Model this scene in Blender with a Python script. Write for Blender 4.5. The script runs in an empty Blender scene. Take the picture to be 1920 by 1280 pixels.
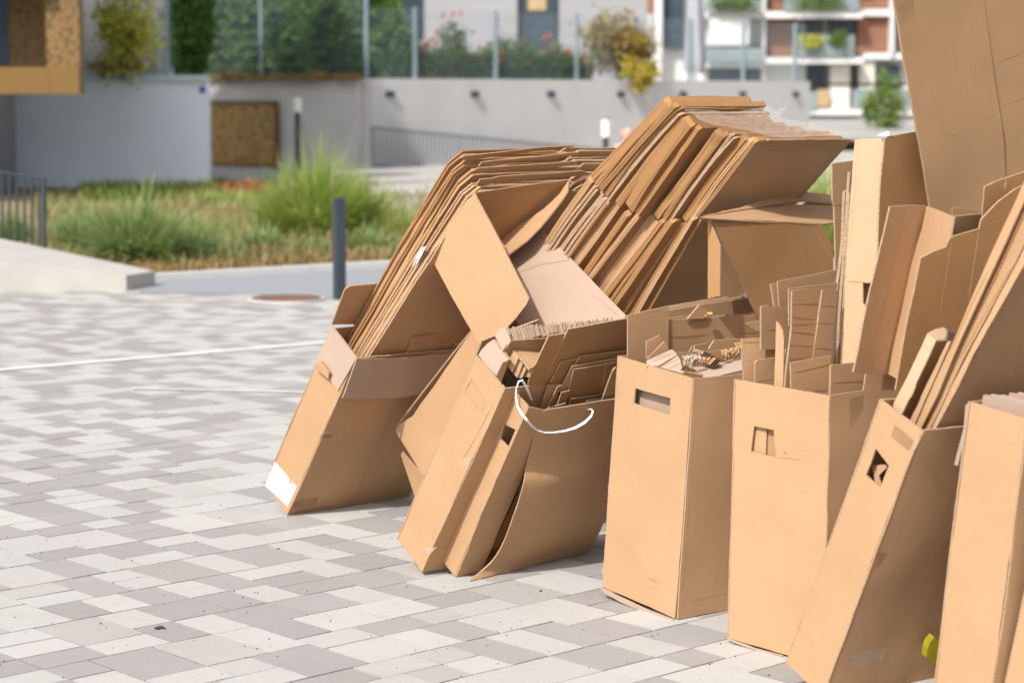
import bpy, math, random
import numpy as np
from mathutils import Vector, Matrix, noise as mnoise
from mathutils.geometry import delaunay_2d_cdt

R = math.radians
scene = bpy.context.scene
col = scene.collection
rnd = random.Random(7)

# ------------------------------------------------------------------ camera, sky, sun, exposure
FPX, CX, CY, HY, HC = 4000.0, 960.0, 640.0, 175.0, 1.6      # lens in pixels of the 1920 px photo, horizon row, eye height
PITCH = math.atan((CY - HY) / FPX)
CAM = np.array([0.0, 0.0, HC])
cam_d = bpy.data.cameras.new('camera')
cam = bpy.data.objects.new('camera', cam_d)
col.objects.link(cam)
cam.location = (0, 0, HC)
cam.rotation_euler = (R(90) - PITCH, 0, 0)
cam_d.sensor_width = 36.0
cam_d.lens = FPX * 36.0 / 1920.0
cam_d.clip_start = 0.1
cam_d.clip_end = 3000
cam_d.dof.use_dof = True
cam_d.dof.focus_distance = 6.7
cam_d.dof.aperture_fstop = 3.3
scene.camera = cam

SUN_AZ = (-0.50, -0.866)        # horizontal direction towards the sun (front left of the picture)
SUN_EL = R(44)
world = bpy.data.worlds.new('World')
scene.world = world
world.use_nodes = True
wn = world.node_tree
sky = wn.nodes.new('ShaderNodeTexSky')
sky.sky_type = 'NISHITA'
sky.sun_disc = False
sky.sun_elevation = SUN_EL
sky.sun_rotation = math.atan2(SUN_AZ[0], SUN_AZ[1])
sky.air_density = 1.0
sky.dust_density = 4.0
sky.ozone_density = 1.0
hs_ = wn.nodes.new('ShaderNodeHueSaturation')       # thin haze takes most of the blue out of the sky
hs_.inputs['Saturation'].default_value = 0.42
wn.links.new(sky.outputs[0], hs_.inputs['Color'])
wn.links.new(hs_.outputs[0], wn.nodes['Background'].inputs[0])
wn.nodes['Background'].inputs[1].default_value = 0.13
sun_d = bpy.data.lights.new('sun', 'SUN')
sun_d.energy = 3.5
sun_d.angle = R(1.0)
sun_d.color = (1.0, 0.965, 0.91)
sun = bpy.data.objects.new('sun', sun_d)
col.objects.link(sun)
sdir = Vector((SUN_AZ[0] * math.cos(SUN_EL), SUN_AZ[1] * math.cos(SUN_EL), math.sin(SUN_EL)))
sun.rotation_euler = sdir.to_track_quat('Z', 'Y').to_euler()
scene.view_settings.view_transform = 'Standard'
scene.view_settings.look = 'None'
scene.view_settings.exposure = 0.39
scene.view_settings.gamma = 1.0
scene.cycles.use_denoising = True
scene.cycles.max_bounces = 10
scene.cycles.transparent_max_bounces = 24

# ------------------------------------------------------------------ projection helpers
_fw = np.array([0, math.cos(PITCH), -math.sin(PITCH)])
_up = np.array([0, math.sin(PITCH), math.cos(PITCH)])
_rt = np.array([1.0, 0, 0])

def ray(p):
    return _rt * (p[0] - CX) / FPX + _up * (CY - p[1]) / FPX + _fw

def at(x, y, dep):
    """world point seen at photo pixel (x, y) at ground distance dep"""
    d = ray((x, y))
    return CAM + d * (dep / d[1])

def ground(x, y, z=0.0):
    d = ray((x, y))
    return CAM + d * ((z - HC) / d[2])

CROPS = dict(a=(480, 480, 2.56), b=(720, 560, 2.328), c=(1100, 540, 1.94), d=(1340, 560, 1.7786), e=(1520, 560, 1.7775),
             f=(640, 180, 2.56), g=(1100, 160, 2.4615), h=(1480, 0, 1.7773), i=(1220, 560, 8.0), j=(880, 560, 5.817),
             k=(800, 330, 4.13), l=(1560, 200, 4.572), m=(1380, 480, 4.571), n=(1640, 500, 4.0), o=(830, 240, 5.333),
             p=(1090, 170, 5.121), q=(1300, 220, 5.334), r=(1020, 380, 4.8), w=(0, 0, 1.0))

def pxs(k, pts):
    o = CROPS[k]
    return [(o[0] + x / o[2], o[1] + y / o[2]) for x, y in pts]

class Frame:
    """local axes of a leaning box: x along its long side (away), y back along the row, z up its wall"""
    def __init__(s, O, yaw, lean, roll=0.0):
        s.O = np.array(O, float)
        cy, sy, ca, sa, cb, sb = math.cos(R(yaw)), math.sin(R(yaw)), math.cos(R(lean)), math.sin(R(lean)), math.cos(R(roll)), math.sin(R(roll))
        Rz = np.array([[cy, -sy, 0], [sy, cy, 0], [0, 0, 1]])
        Rx = np.array([[1, 0, 0], [0, ca, -sa], [0, sa, ca]])
        Ry = np.array([[cb, 0, sb], [0, 1, 0], [-sb, 0, cb]])
        s.M = Rz @ Ry @ Rx
    def w(s, p): return s.O + s.M @ np.array(p, float)
    def loc(s, P): return s.M.T @ (np.array(P) - s.O)
    def hit(s, p, ax, val):
        n = s.M[:, 'xyz'.index(ax)]
        d = ray(p)
        return CAM + d * (((s.O - CAM) @ n + val) / (d @ n))
    def mat(s):
        m = Matrix.Identity(4)
        for r_ in range(3):
            for c_ in range(3): m[r_][c_] = s.M[r_, c_]
            m[r_][3] = s.O[r_]
        return m

W0 = Frame((-.856, 8.006, 0), 42, 0)
F1 = Frame((-.856, 8.006, 0), 42.2, 33.5, .5)
F2 = Frame((-.298, 6.983, .012), 39.9, 31.5, 1.8)
F4 = Frame((.503, 6.388, .004), 35.5, 4.9, .5)
F5 = Frame((.875, 5.853, .004), 41.9, 1.5, -.7)
F6 = Frame((.823, 5.498, .015), 35.2, 22.3, 2.2)
F7 = Frame((1.179, 5.145, .003), 38.3, 6.7, .4)
F3O, F3A, F3D = (-.188, 6.966, .0), (40.2, 31.2, 0), (.097, .6, .719)

# ------------------------------------------------------------------ materials
def new_mat(name):
    m = bpy.data.materials.new(name)
    m.use_nodes = True
    return m, m.node_tree, m.node_tree.nodes['Principled BSDF']

def N(nt, kind, **kw):
    n = nt.nodes.new(kind)
    for k_, v in kw.items(): setattr(n, k_, v)
    return n

def mixc(nt, fac, a, b, mode='MIX'):
    n = N(nt, 'ShaderNodeMix', data_type='RGBA', blend_type=mode)
    for sock, v in ((n.inputs[0], fac), (n.inputs[6], a), (n.inputs[7], b)):
        if hasattr(v, 'is_linked') or isinstance(v, bpy.types.NodeSocket): nt.links.new(v, sock)
        else: sock.default_value = v
    return n.outputs[2]

def ramp(nt, fac, stops):
    n = N(nt, 'ShaderNodeValToRGB')
    while len(n.color_ramp.elements) < len(stops): n.color_ramp.elements.new(.5)
    for e, (p, c) in zip(n.color_ramp.elements, stops):
        e.position = p
        e.color = c if len(c) == 4 else (*c, 1)
    nt.links.new(fac, n.inputs[0])
    return n.outputs[0]

def noise(nt, coord, scale, detail=4, rough=.55, stretch=None):
    if stretch:
        mp = N(nt, 'ShaderNodeMapping')
        mp.inputs['Scale'].default_value = stretch
        nt.links.new(coord, mp.inputs[0])
        coord = mp.outputs[0]
    n = N(nt, 'ShaderNodeTexNoise')
    n.inputs['Scale'].default_value = scale
    n.inputs['Detail'].default_value = detail
    n.inputs['Roughness'].default_value = rough
    nt.links.new(coord, n.inputs['Vector'])
    return n.outputs[0]

def kraft(name, lo, hi, rough=.78, spec=.2, streak=.055):
    m, nt, b = new_mat(name)
    tc = N(nt, 'ShaderNodeTexCoord')
    oi = N(nt, 'ShaderNodeAttribute', attribute_type='OBJECT', attribute_name='tint')
    base = mixc(nt, oi.outputs['Fac'], (*lo, 1), (*hi, 1))
    st = noise(nt, tc.outputs['UV'], 1.0, 4, .6, (16, 260, 1))
    base = mixc(nt, 1.0, base, ramp(nt, st, [(.25, (1 - streak,) * 3), (.75, (1 + streak,) * 3)]), 'MULTIPLY')
    bl = noise(nt, tc.outputs['UV'], 4.5, 4, .55)
    base = mixc(nt, 1.0, base, ramp(nt, bl, [(.3, (.955, .945, .94)), (.7, (1.035, 1.035, 1.04))]), 'MULTIPLY')
    fib = noise(nt, tc.outputs['UV'], 420, 2, .6)
    base = mixc(nt, 1.0, base, ramp(nt, fib, [(.2, (.93,) * 3), (.8, (1.07,) * 3)]), 'MULTIPLY')
    sc = noise(nt, tc.outputs['UV'], 1.0, 4, .75, (22, 34, 1))          # scuffs
    base = mixc(nt, ramp(nt, sc, [(.70, (0, 0, 0)), (.80, (.28,) * 3)]), base, (hi[0] * 1.25, hi[1] * 1.3, hi[2] * 1.4, 1))
    nt.links.new(base, b.inputs['Base Color'])
    b.inputs['Roughness'].default_value = rough
    b.inputs['Specular IOR Level'].default_value = spec
    # faint flutes pressing through the liner, plus paper grain
    wv = N(nt, 'ShaderNodeTexWave', wave_type='BANDS', bands_direction='Y', wave_profile='SIN')
    wv.inputs['Scale'].default_value = 40
    wv.inputs['Distortion'].default_value = .4
    nt.links.new(tc.outputs['UV'], wv.inputs[0])
    big = noise(nt, tc.outputs['UV'], 9, 3, .5)
    ad = N(nt, 'ShaderNodeMath', operation='MULTIPLY_ADD')
    nt.links.new(big, ad.inputs[0]); ad.inputs[1].default_value = 9.0
    wf = N(nt, 'ShaderNodeMath', operation='MULTIPLY'); nt.links.new(wv.outputs['Fac'], wf.inputs[0]); wf.inputs[1].default_value = .35
    nt.links.new(wf.outputs[0], ad.inputs[2])
    bp = N(nt, 'ShaderNodeBump')
    bp.inputs['Strength'].default_value = .13
    bp.inputs['Distance'].default_value = .0012
    nt.links.new(ad.outputs[0], bp.inputs['Height'])
    nt.links.new(bp.outputs[0], b.inputs['Normal'])
    return m

MK = kraft('kraft_board', (.385, .230, .120), (.475, .296, .166))
MKD = kraft('kraft_dark_shaded', (.31, .163, .066), (.39, .215, .096))  # darker kraft, also stands in for shade on pile spines and carton panels
MKP = kraft('kraft_pale_liner', (.36, .262, .20), (.45, .345, .27), .8, .2, .05)
MKL = kraft('kraft_lit_face', (.46, .315, .185), (.53, .375, .235))  # lighter kraft for sun-facing carton panels, the light put into the colour
MKE, nt, b = new_mat('board_edge')
tc = N(nt, 'ShaderNodeTexCoord')
nn = noise(nt, tc.outputs['Object'], 260, 3, .6)
nt.links.new(ramp(nt, nn, [(.3, (.17, .105, .06)), (.5, (.38, .255, .155)), (.75, (.50, .365, .25))]), b.inputs['Base Color'])
b.inputs['Roughness'].default_value = .85
MCR = kraft('board_crease', (.45, .285, .155), (.53, .345, .20))
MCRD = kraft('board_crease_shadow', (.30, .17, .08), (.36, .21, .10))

def plain(name, c, rough=.6, metal=0.0, spec=.4, var=.08, scale=6.0, bump=0.0, coord='Object'):
    m, nt, b = new_mat(name)
    tc = N(nt, 'ShaderNodeTexCoord')
    n1 = noise(nt, tc.outputs[coord], scale, 5, .6)
    v = ramp(nt, n1, [(.25, tuple(x * (1 - var) for x in c)), (.75, tuple(min(1, x * (1 + var)) for x in c))])
    nt.links.new(v, b.inputs['Base Color'])
    b.inputs['Roughness'].default_value = rough
    b.inputs['Metallic'].default_value = metal
    b.inputs['Specular IOR Level'].default_value = spec
    if bump:
        bp = N(nt, 'ShaderNodeBump')
        bp.inputs['Strength'].default_value = bump
        bp.inputs['Distance'].default_value = .01
        n2 = noise(nt, tc.outputs[coord], scale * 8, 4, .6)
        nt.links.new(n2, bp.inputs['Height'])
        nt.links.new(bp.outputs[0], b.inputs['Normal'])
    return m

def clear(name, c, alpha, rough=.18, grain=30):
    m, nt, b = new_mat(name)
    tc = N(nt, 'ShaderNodeTexCoord')
    nz = noise(nt, tc.outputs['UV'], grain, 4, .7)
    nt.links.new(ramp(nt, nz, [(.3, (max(0, alpha - .18),) * 3), (.7, (min(1, alpha + .18),) * 3)]), b.inputs['Alpha'])
    b.inputs['Base Color'].default_value = (*c, 1)
    b.inputs['Roughness'].default_value = rough
    bp = N(nt, 'ShaderNodeBump')
    bp.inputs['Strength'].default_value = .5
    bp.inputs['Distance'].default_value = .004
    nt.links.new(nz, bp.inputs['Height'])
    nt.links.new(bp.outputs[0], b.inputs['Normal'])
    return m

MTAPE = clear('clear_tape', (.36, .21, .10), .13, .25, 5)
MTAPEW = clear('scuffed_tape', (.66, .52, .38), .24, .3, 25)
MTAPEB = plain('brown_tape', (.42, .22, .08), .4, var=.1)
MFILM = clear('stretch_film', (.62, .52, .45), .16, .22, 60)
MWHITE = plain('white_plastic', (.68, .69, .72), .35, var=.14, scale=30)
MLABEL = plain('white_paper', (.84, .84, .85), .6, var=.03, scale=30)
MINK = plain('grey_ink', (.55, .57, .62), .6)
MTAG = plain('printed_tag', (.5, .53, .58), .5, var=.6, scale=60)
MYEL = plain('yellow_plastic', (.27, .23, .012), .3, var=.2, scale=20)
MCONC = plain('concrete_render', (.56, .55, .54), .85, var=.07, scale=1.2, bump=.1)
MCONCL = plain('pale_concrete', (.43, .41, .38), .85, var=.10, scale=3, bump=.15)
MWALLB = plain('painted_wall', (.66, .73, .83), .8, var=.05, scale=.7)
MCOPE = plain('metal_coping', (.42, .52, .58), .45, var=.05)
MSTEEL = plain('galvanised_steel', (.27, .35, .39), .5, metal=.2, var=.08)
MDARK = plain('anthracite_metal', (.035, .047, .062), .45, var=.15)
MRAIL = plain('grey_railing', (.17, .185, .22), .5, var=.08)
MLAMP = plain('opal_glass', (.80, .80, .72), .4, var=.02)
MGLASS = plain('window_glass', (.035, .055, .075), .12, spec=.6, var=.3, scale=.6)
MGLASSB = plain('balcony_glass', (.22, .27, .28), .15, spec=.5, var=.15, scale=.6)
MPLAST = plain('white_render', (.68, .67, .66), .85, var=.03, scale=.5)
MCREAM = plain('cream_render', (.66, .62, .55), .85, var=.05, scale=.5)
MGREYB = plain('grey_render', (.31, .31, .325), .85, var=.04, scale=.4)
MTIMB = plain('timber_screen', (.42, .30, .16), .7, var=.15, scale=4)
MTERRA = plain('terracotta', (.42, .15, .07), .7, var=.1)
MSKIN = plain('skin', (.62, .36, .28), .5, var=.08, scale=20)
MHAIR = plain('dark_hair', (.10, .08, .08), .6)
MSHIRT = plain('blue_shirt', (.12, .16, .24), .8)
MRUST = plain('rusty_iron', (.20, .105, .075), .7, metal=.2, var=.3, scale=20, bump=.3)
MPAINT = plain('road_paint', (.66, .66, .66), .6, var=.16, scale=16)
MASPH = plain('asphalt', (.27, .28, .30), .85, var=.08, scale=30, bump=.2)
MKERB = plain('kerb_stone', (.52, .51, .50), .85, var=.08, scale=8)

MBRICK, nt, b = new_mat('brown_brick')
tc = N(nt, 'ShaderNodeTexCoord')
br = N(nt, 'ShaderNodeTexBrick')
br.inputs['Color1'].default_value = (.26, .105, .055, 1); br.inputs['Color2'].default_value = (.20, .08, .045, 1)
br.inputs['Mortar'].default_value = (.24, .16, .12, 1); br.inputs['Scale'].default_value = 4.0
mp = N(nt, 'ShaderNodeMapping'); mp.inputs['Rotation'].default_value = (R(90), 0, 0)
nt.links.new(tc.outputs['Object'], mp.inputs[0]); nt.links.new(mp.outputs[0], br.inputs['Vector'])
nt.links.new(br.outputs[0], b.inputs['Base Color']); b.inputs['Roughness'].default_value = .85

MGOLD, nt, b = new_mat('gold_sheet')
tc = N(nt, 'ShaderNodeTexCoord')
nz = noise(nt, tc.outputs['Object'], 2.0, 3)
nt.links.new(ramp(nt, nz, [(.3, (.165, .09, .018)), (.7, (.195, .108, .024))]), b.inputs['Base Color'])
b.inputs['Roughness'].default_value = .5; b.inputs['Metallic'].default_value = .15
MGOLDP, nt, b = new_mat('gold_perforated')          # pierced sheet: the holes are the dark void behind it
tc = N(nt, 'ShaderNodeTexCoord')
vo = N(nt, 'ShaderNodeTexVoronoi', feature='F1'); vo.inputs['Scale'].default_value = 17.0; vo.inputs['Randomness'].default_value = .95
mp = N(nt, 'ShaderNodeMapping'); mp.inputs['Rotation'].default_value = (.3, .5, .4); mp.inputs['Scale'].default_value = (1.0, 1.0, .75)
nt.links.new(tc.outputs['Object'], mp.inputs[0]); nt.links.new(mp.outputs[0], vo.inputs['Vector'])
hole = ramp(nt, vo.outputs['Distance'], [(.30, (1, 1, 1)), (.36, (0, 0, 0))])
nt.links.new(mixc(nt, hole, (.185, .106, .027, 1), (.02, .014, .009, 1)), b.inputs['Base Color'])
b.inputs['Roughness'].default_value = .5

MGOLDG = MGOLDP.copy(); MGOLDG.name = 'gold_gate_brightened'  # copy with brightened colour, offsets the shade on the gate
for nd in MGOLDG.node_tree.nodes:
    if nd.type == 'MIX': nd.inputs[6].default_value = (.40, .235, .065, 1); nd.inputs[7].default_value = (.07, .045, .02, 1)
    if nd.type == 'TEX_VORONOI': nd.inputs['Scale'].default_value = 9.0

MPAVE, nt, b = new_mat('paving_stone')
at_ = N(nt, 'ShaderNodeAttribute', attribute_name='tone')
tc = N(nt, 'ShaderNodeTexCoord')
n1 = noise(nt, tc.outputs['Object'], 130, 4, .7)
n2 = noise(nt, tc.outputs['Object'], 2.2, 4, .6)
n3 = noise(nt, tc.outputs['Object'], 26, 4, .65)
c0 = mixc(nt, 1.0, at_.outputs['Color'], ramp(nt, n1, [(.2, (.86,) * 3), (.8, (1.12,) * 3)]), 'MULTIPLY')
c0 = mixc(nt, 1.0, c0, ramp(nt, n2, [(.3, (.95, .95, .94)), (.7, (1.04, 1.03, 1.03))]), 'MULTIPLY')
c0 = mixc(nt, 1.0, c0, ramp(nt, n3, [(.3, (.965,) * 3), (.7, (1.03,) * 3)]), 'MULTIPLY')
vs = N(nt, 'ShaderNodeTexVoronoi', feature='F1'); vs.inputs['Scale'].default_value = 3.1; vs.inputs['Randomness'].default_value = 1.0
nt.links.new(tc.outputs['Object'], vs.inputs['Vector'])
spn = noise(nt, tc.outputs['Object'], 60, 3, .8)
ad = N(nt, 'ShaderNodeMath', operation='MULTIPLY_ADD'); nt.links.new(spn, ad.inputs[0]); ad.inputs[1].default_value = .10; nt.links.new(vs.outputs['Distance'], ad.inputs[2])
spot = ramp(nt, ad.outputs[0], [(.068, (.55,) * 3), (.085, (0, 0, 0))])
c0 = mixc(nt, spot, c0, (.22, .21, .21, 1))
nt.links.new(c0, b.inputs['Base Color'])
b.inputs['Roughness'].default_value = .82
b.inputs['Specular IOR Level'].default_value = .25
bp = N(nt, 'ShaderNodeBump'); bp.inputs['Strength'].default_value = .25; bp.inputs['Distance'].default_value = .002
nt.links.new(n1, bp.inputs['Height']); nt.links.new(bp.outputs[0], b.inputs['Normal'])
MJOINT = plain('joint_sand', (.06, .052, .045), .95, var=.3, scale=60)
MGRIT = plain('dark_grit', (.06, .05, .045), .9)
MGRIT2 = plain('pale_grit', (.42, .34, .22), .9)
MFAR = plain('far_ground', (.36, .35, .33), .9, var=.1, scale=.4)

MSOIL, nt, b = new_mat('bed_soil')
tc = N(nt, 'ShaderNodeTexCoord')
n1 = noise(nt, tc.outputs['Object'], 1.1, 5, .6); n2 = noise(nt, tc.outputs['Object'], 18, 5, .7)
c0 = ramp(nt, n1, [(.35, (.27, .18, .11)), (.5, (.24, .19, .09)), (.65, (.33, .22, .15))])
nt.links.new(mixc(nt, 1.0, c0, ramp(nt, n2, [(.25, (.55,) * 3), (.75, (1.35,) * 3)]), 'MULTIPLY'), b.inputs['Base Color'])
b.inputs['Roughness'].default_value = .95

def leafmat(name, cs, trans=.35):
    m, nt, b = new_mat(name)
    oi = N(nt, 'ShaderNodeAttribute', attribute_name='leafv')
    n = len(cs)
    c = ramp(nt, oi.outputs['Fac'], [(i_ / max(1, n - 1), x) for i_, x in enumerate(cs)])
    nt.links.new(c, b.inputs['Base Color'])
    b.inputs['Roughness'].default_value = .55
    tr = N(nt, 'ShaderNodeBsdfTranslucent')
    nt.links.new(c, tr.inputs[0])
    mx = N(nt, 'ShaderNodeMixShader'); mx.inputs[0].default_value = trans + .1
    nt.links.new(b.outputs[0], mx.inputs[1]); nt.links.new(tr.outputs[0], mx.inputs[2])
    nt.links.new(mx.outputs[0], nt.nodes['Material Output'].inputs[0])
    return m

ML_HEDGE = leafmat('hedge_leaf', [(.04, .10, .022), (.14, .28, .05), (.32, .44, .10)])
ML_YELLOW = leafmat('yellow_leaf', [(.10, .12, .05), (.36, .46, .07), (.78, .72, .12), (.85, .76, .26)])
ML_RUSSET = leafmat('russet_leaf', [(.16, .075, .06), (.24, .14, .09), (.45, .36, .05), (.58, .47, .06)])
ML_ROSE = leafmat('rose_leaf', [(.06, .10, .03), (.14, .23, .06), (.26, .32, .12)])
ML_GRASS = leafmat('ornamental_grass', [(.12, .20, .03), (.22, .34, .05), (.36, .46, .08), (.48, .50, .18)])
ML_GREY = leafmat('blue_green_grass', [(.10, .18, .06), (.19, .30, .08), (.28, .38, .12), (.42, .44, .20)])
ML_STRAW = leafmat('dry_straw', [(.30, .17, .07), (.42, .27, .11), (.50, .36, .18), (.28, .22, .08)])
ML_COVER = leafmat('ground_cover_leaf', [(.15, .18, .05), (.30, .27, .10), (.40, .28, .14), (.24, .29, .08)])
ML_TREE = leafmat('young_tree_leaf', [(.09, .16, .04), (.18, .27, .06), (.28, .36, .10)])
MPETAL = plain('red_petal', (.62, .05, .04), .6, var=.2)
MBARK = plain('bark', (.14, .10, .07), .9, var=.2, scale=12)

# ------------------------------------------------------------------ object helpers
def link(name, me, parent=None):
    o = bpy.data.objects.new(name, me)
    col.objects.link(o)
    if parent is not None: o.parent = parent
    return o

def tag(o, label, cat, group=None):
    o['label'] = label
    o['category'] = cat
    if group: o['group'] = group
    return o

def thing(name, label, cat, loc=(0, 0, 0), group=None, mat=None):
    o = bpy.data.objects.new(name, None)
    o.empty_display_size = .1
    col.objects.link(o)
    if mat is not None: o.matrix_world = mat
    else: o.location = [float(x) for x in loc]
    return tag(o, label, cat, group)

def structure(o, kind='structure'):
    o['kind'] = kind
    return o

class MB:
    """collects geometry for ONE mesh object (world coordinates)"""
    def __init__(s): s.v = []; s.f = []; s.mi = []; s.uv = []; s.sm = []; s.val = None
    def add(s, vs, fs, mi=0, uvs=None, smooth=False):
        k_ = len(s.v)
        s.v += [tuple(float(c) for c in x) for x in vs]
        for f in fs:
            s.f.append([k_ + q for q in f]); s.mi.append(mi); s.sm.append(smooth)
            s.uv.append([uvs[q] for q in f] if uvs is not None else [(0, 0)] * len(f))
    def box(s, c, d, rot=0.0, mi=0):
        """centre, size, turn about z"""
        cr, sr = math.cos(rot), math.sin(rot)
        vs = []
        for dz in (-.5, .5):
            for dx, dy in ((-.5, -.5), (.5, -.5), (.5, .5), (-.5, .5)):
                x, y = dx * d[0], dy * d[1]
                vs.append((c[0] + x * cr - y * sr, c[1] + x * sr + y * cr, c[2] + dz * d[2]))
        s.add(vs, [(3, 2, 1, 0), (4, 5, 6, 7), (0, 1, 5, 4), (1, 2, 6, 5), (2, 3, 7, 6), (3, 0, 4, 7)], mi)
    def span(s, a, b_, th, z0, z1, mi=0):
        """wall from a to b (xy) of thickness th between heights"""
        a = np.array(a[:2], float); b_ = np.array(b_[:2], float)
        d = b_ - a
        L = float(np.hypot(*d))
        c = (a + b_) / 2
        s.box((c[0], c[1], (z0 + z1) / 2), (L, th, z1 - z0), math.atan2(d[1], d[0]), mi)
    def cyl(s, base, r, h, n=14, r2=None, mi=0, cap=True):
        r2 = r if r2 is None else r2
        vs = [(base[0] + r * math.cos(2 * math.pi * q / n), base[1] + r * math.sin(2 * math.pi * q / n), base[2]) for q in range(n)]
        vs += [(base[0] + r2 * math.cos(2 * math.pi * q / n), base[1] + r2 * math.sin(2 * math.pi * q / n), base[2] + h) for q in range(n)]
        s.add(vs, [(q, (q + 1) % n, n + (q + 1) % n, n + q) for q in range(n)], mi, smooth=True)
        if cap: s.add(vs, [list(range(n))[::-1], list(range(n, 2 * n))], mi)
    def tube(s, pts, radii, n=8, mi=0):
        pts = [np.array(p, float) for p in pts]
        rings = []
        for i_, p in enumerate(pts):
            t = pts[min(i_ + 1, len(pts) - 1)] - pts[max(i_ - 1, 0)]
            t = t / (np.linalg.norm(t) + 1e-9)
            a = np.cross(t, (0, 0, 1.0))
            if np.linalg.norm(a) < 1e-3: a = np.array([1.0, 0, 0])
            a = a / np.linalg.norm(a); b_ = np.cross(t, a)
            rings += [p + radii[i_] * (a * math.cos(2 * math.pi * q / n) + b_ * math.sin(2 * math.pi * q / n)) for q in range(n)]
        fs = []
        for i_ in range(len(pts) - 1):
            for q in range(n): fs.append((i_ * n + q, i_ * n + (q + 1) % n, (i_ + 1) * n + (q + 1) % n, (i_ + 1) * n + q))
        s.add(rings, fs, mi, smooth=True)
        s.add(rings, [list(range(n))[::-1], list(range((len(pts) - 1) * n, len(pts) * n))], mi)
    def build(s, name, mats, parent=None, origin=None, tint=None):
        mats = mats if isinstance(mats, (list, tuple)) else [mats]
        me = bpy.data.meshes.new(name)
        V = np.array(s.v, float)
        inv = None
        if parent is not None:
            bpy.context.view_layer.update()
            inv = np.array(world_matrix(parent).inverted())
            V = V @ inv[:3, :3].T + inv[:3, 3]
        elif origin is None:
            lo, hi = V.min(0), V.max(0)
            origin = np.array([(lo[0] + hi[0]) / 2, (lo[1] + hi[1]) / 2, lo[2]])
        if parent is None: V = V - np.array(origin, float)
        me.from_pydata(V.tolist(), [], s.f)
        for m in mats: me.materials.append(m)
        me.polygons.foreach_set('material_index', s.mi)
        me.polygons.foreach_set('use_smooth', s.sm)
        ul = me.uv_layers.new(name='UVMap')
        flat = [c for f in s.uv for uv in f for c in uv]
        ul.data.foreach_set('uv', [float(x) for x in flat])
        me.update()
        o = link(name, me, parent)
        if parent is None: o.location = [float(x) for x in origin]
        o['tint'] = float(tint if tint is not None else rnd.uniform(.2, .8))
        return o

def world_matrix(o):
    m = o.matrix_basis.copy()
    p = o.parent
    while p is not None:
        m = p.matrix_basis @ m
        p = p.parent
    return m

def in_poly(p, poly):
    x, y = p; c = False
    j_ = len(poly) - 1
    for i_ in range(len(poly)):
        xi, yi = poly[i_]; xj, yj = poly[j_]
        if (yi > y) != (yj > y) and x < (xj - xi) * (y - yi) / (yj - yi + 1e-12) + xi: c = not c
        j_ = i_
    return c

def seg_dist(p, a, b_):
    a = np.array(a); b_ = np.array(b_); p = np.array(p)
    d = b_ - a
    t = max(0, min(1, ((p - a) @ d) / (d @ d + 1e-12)))
    return float(np.hypot(*(p - a - t * d)))

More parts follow.
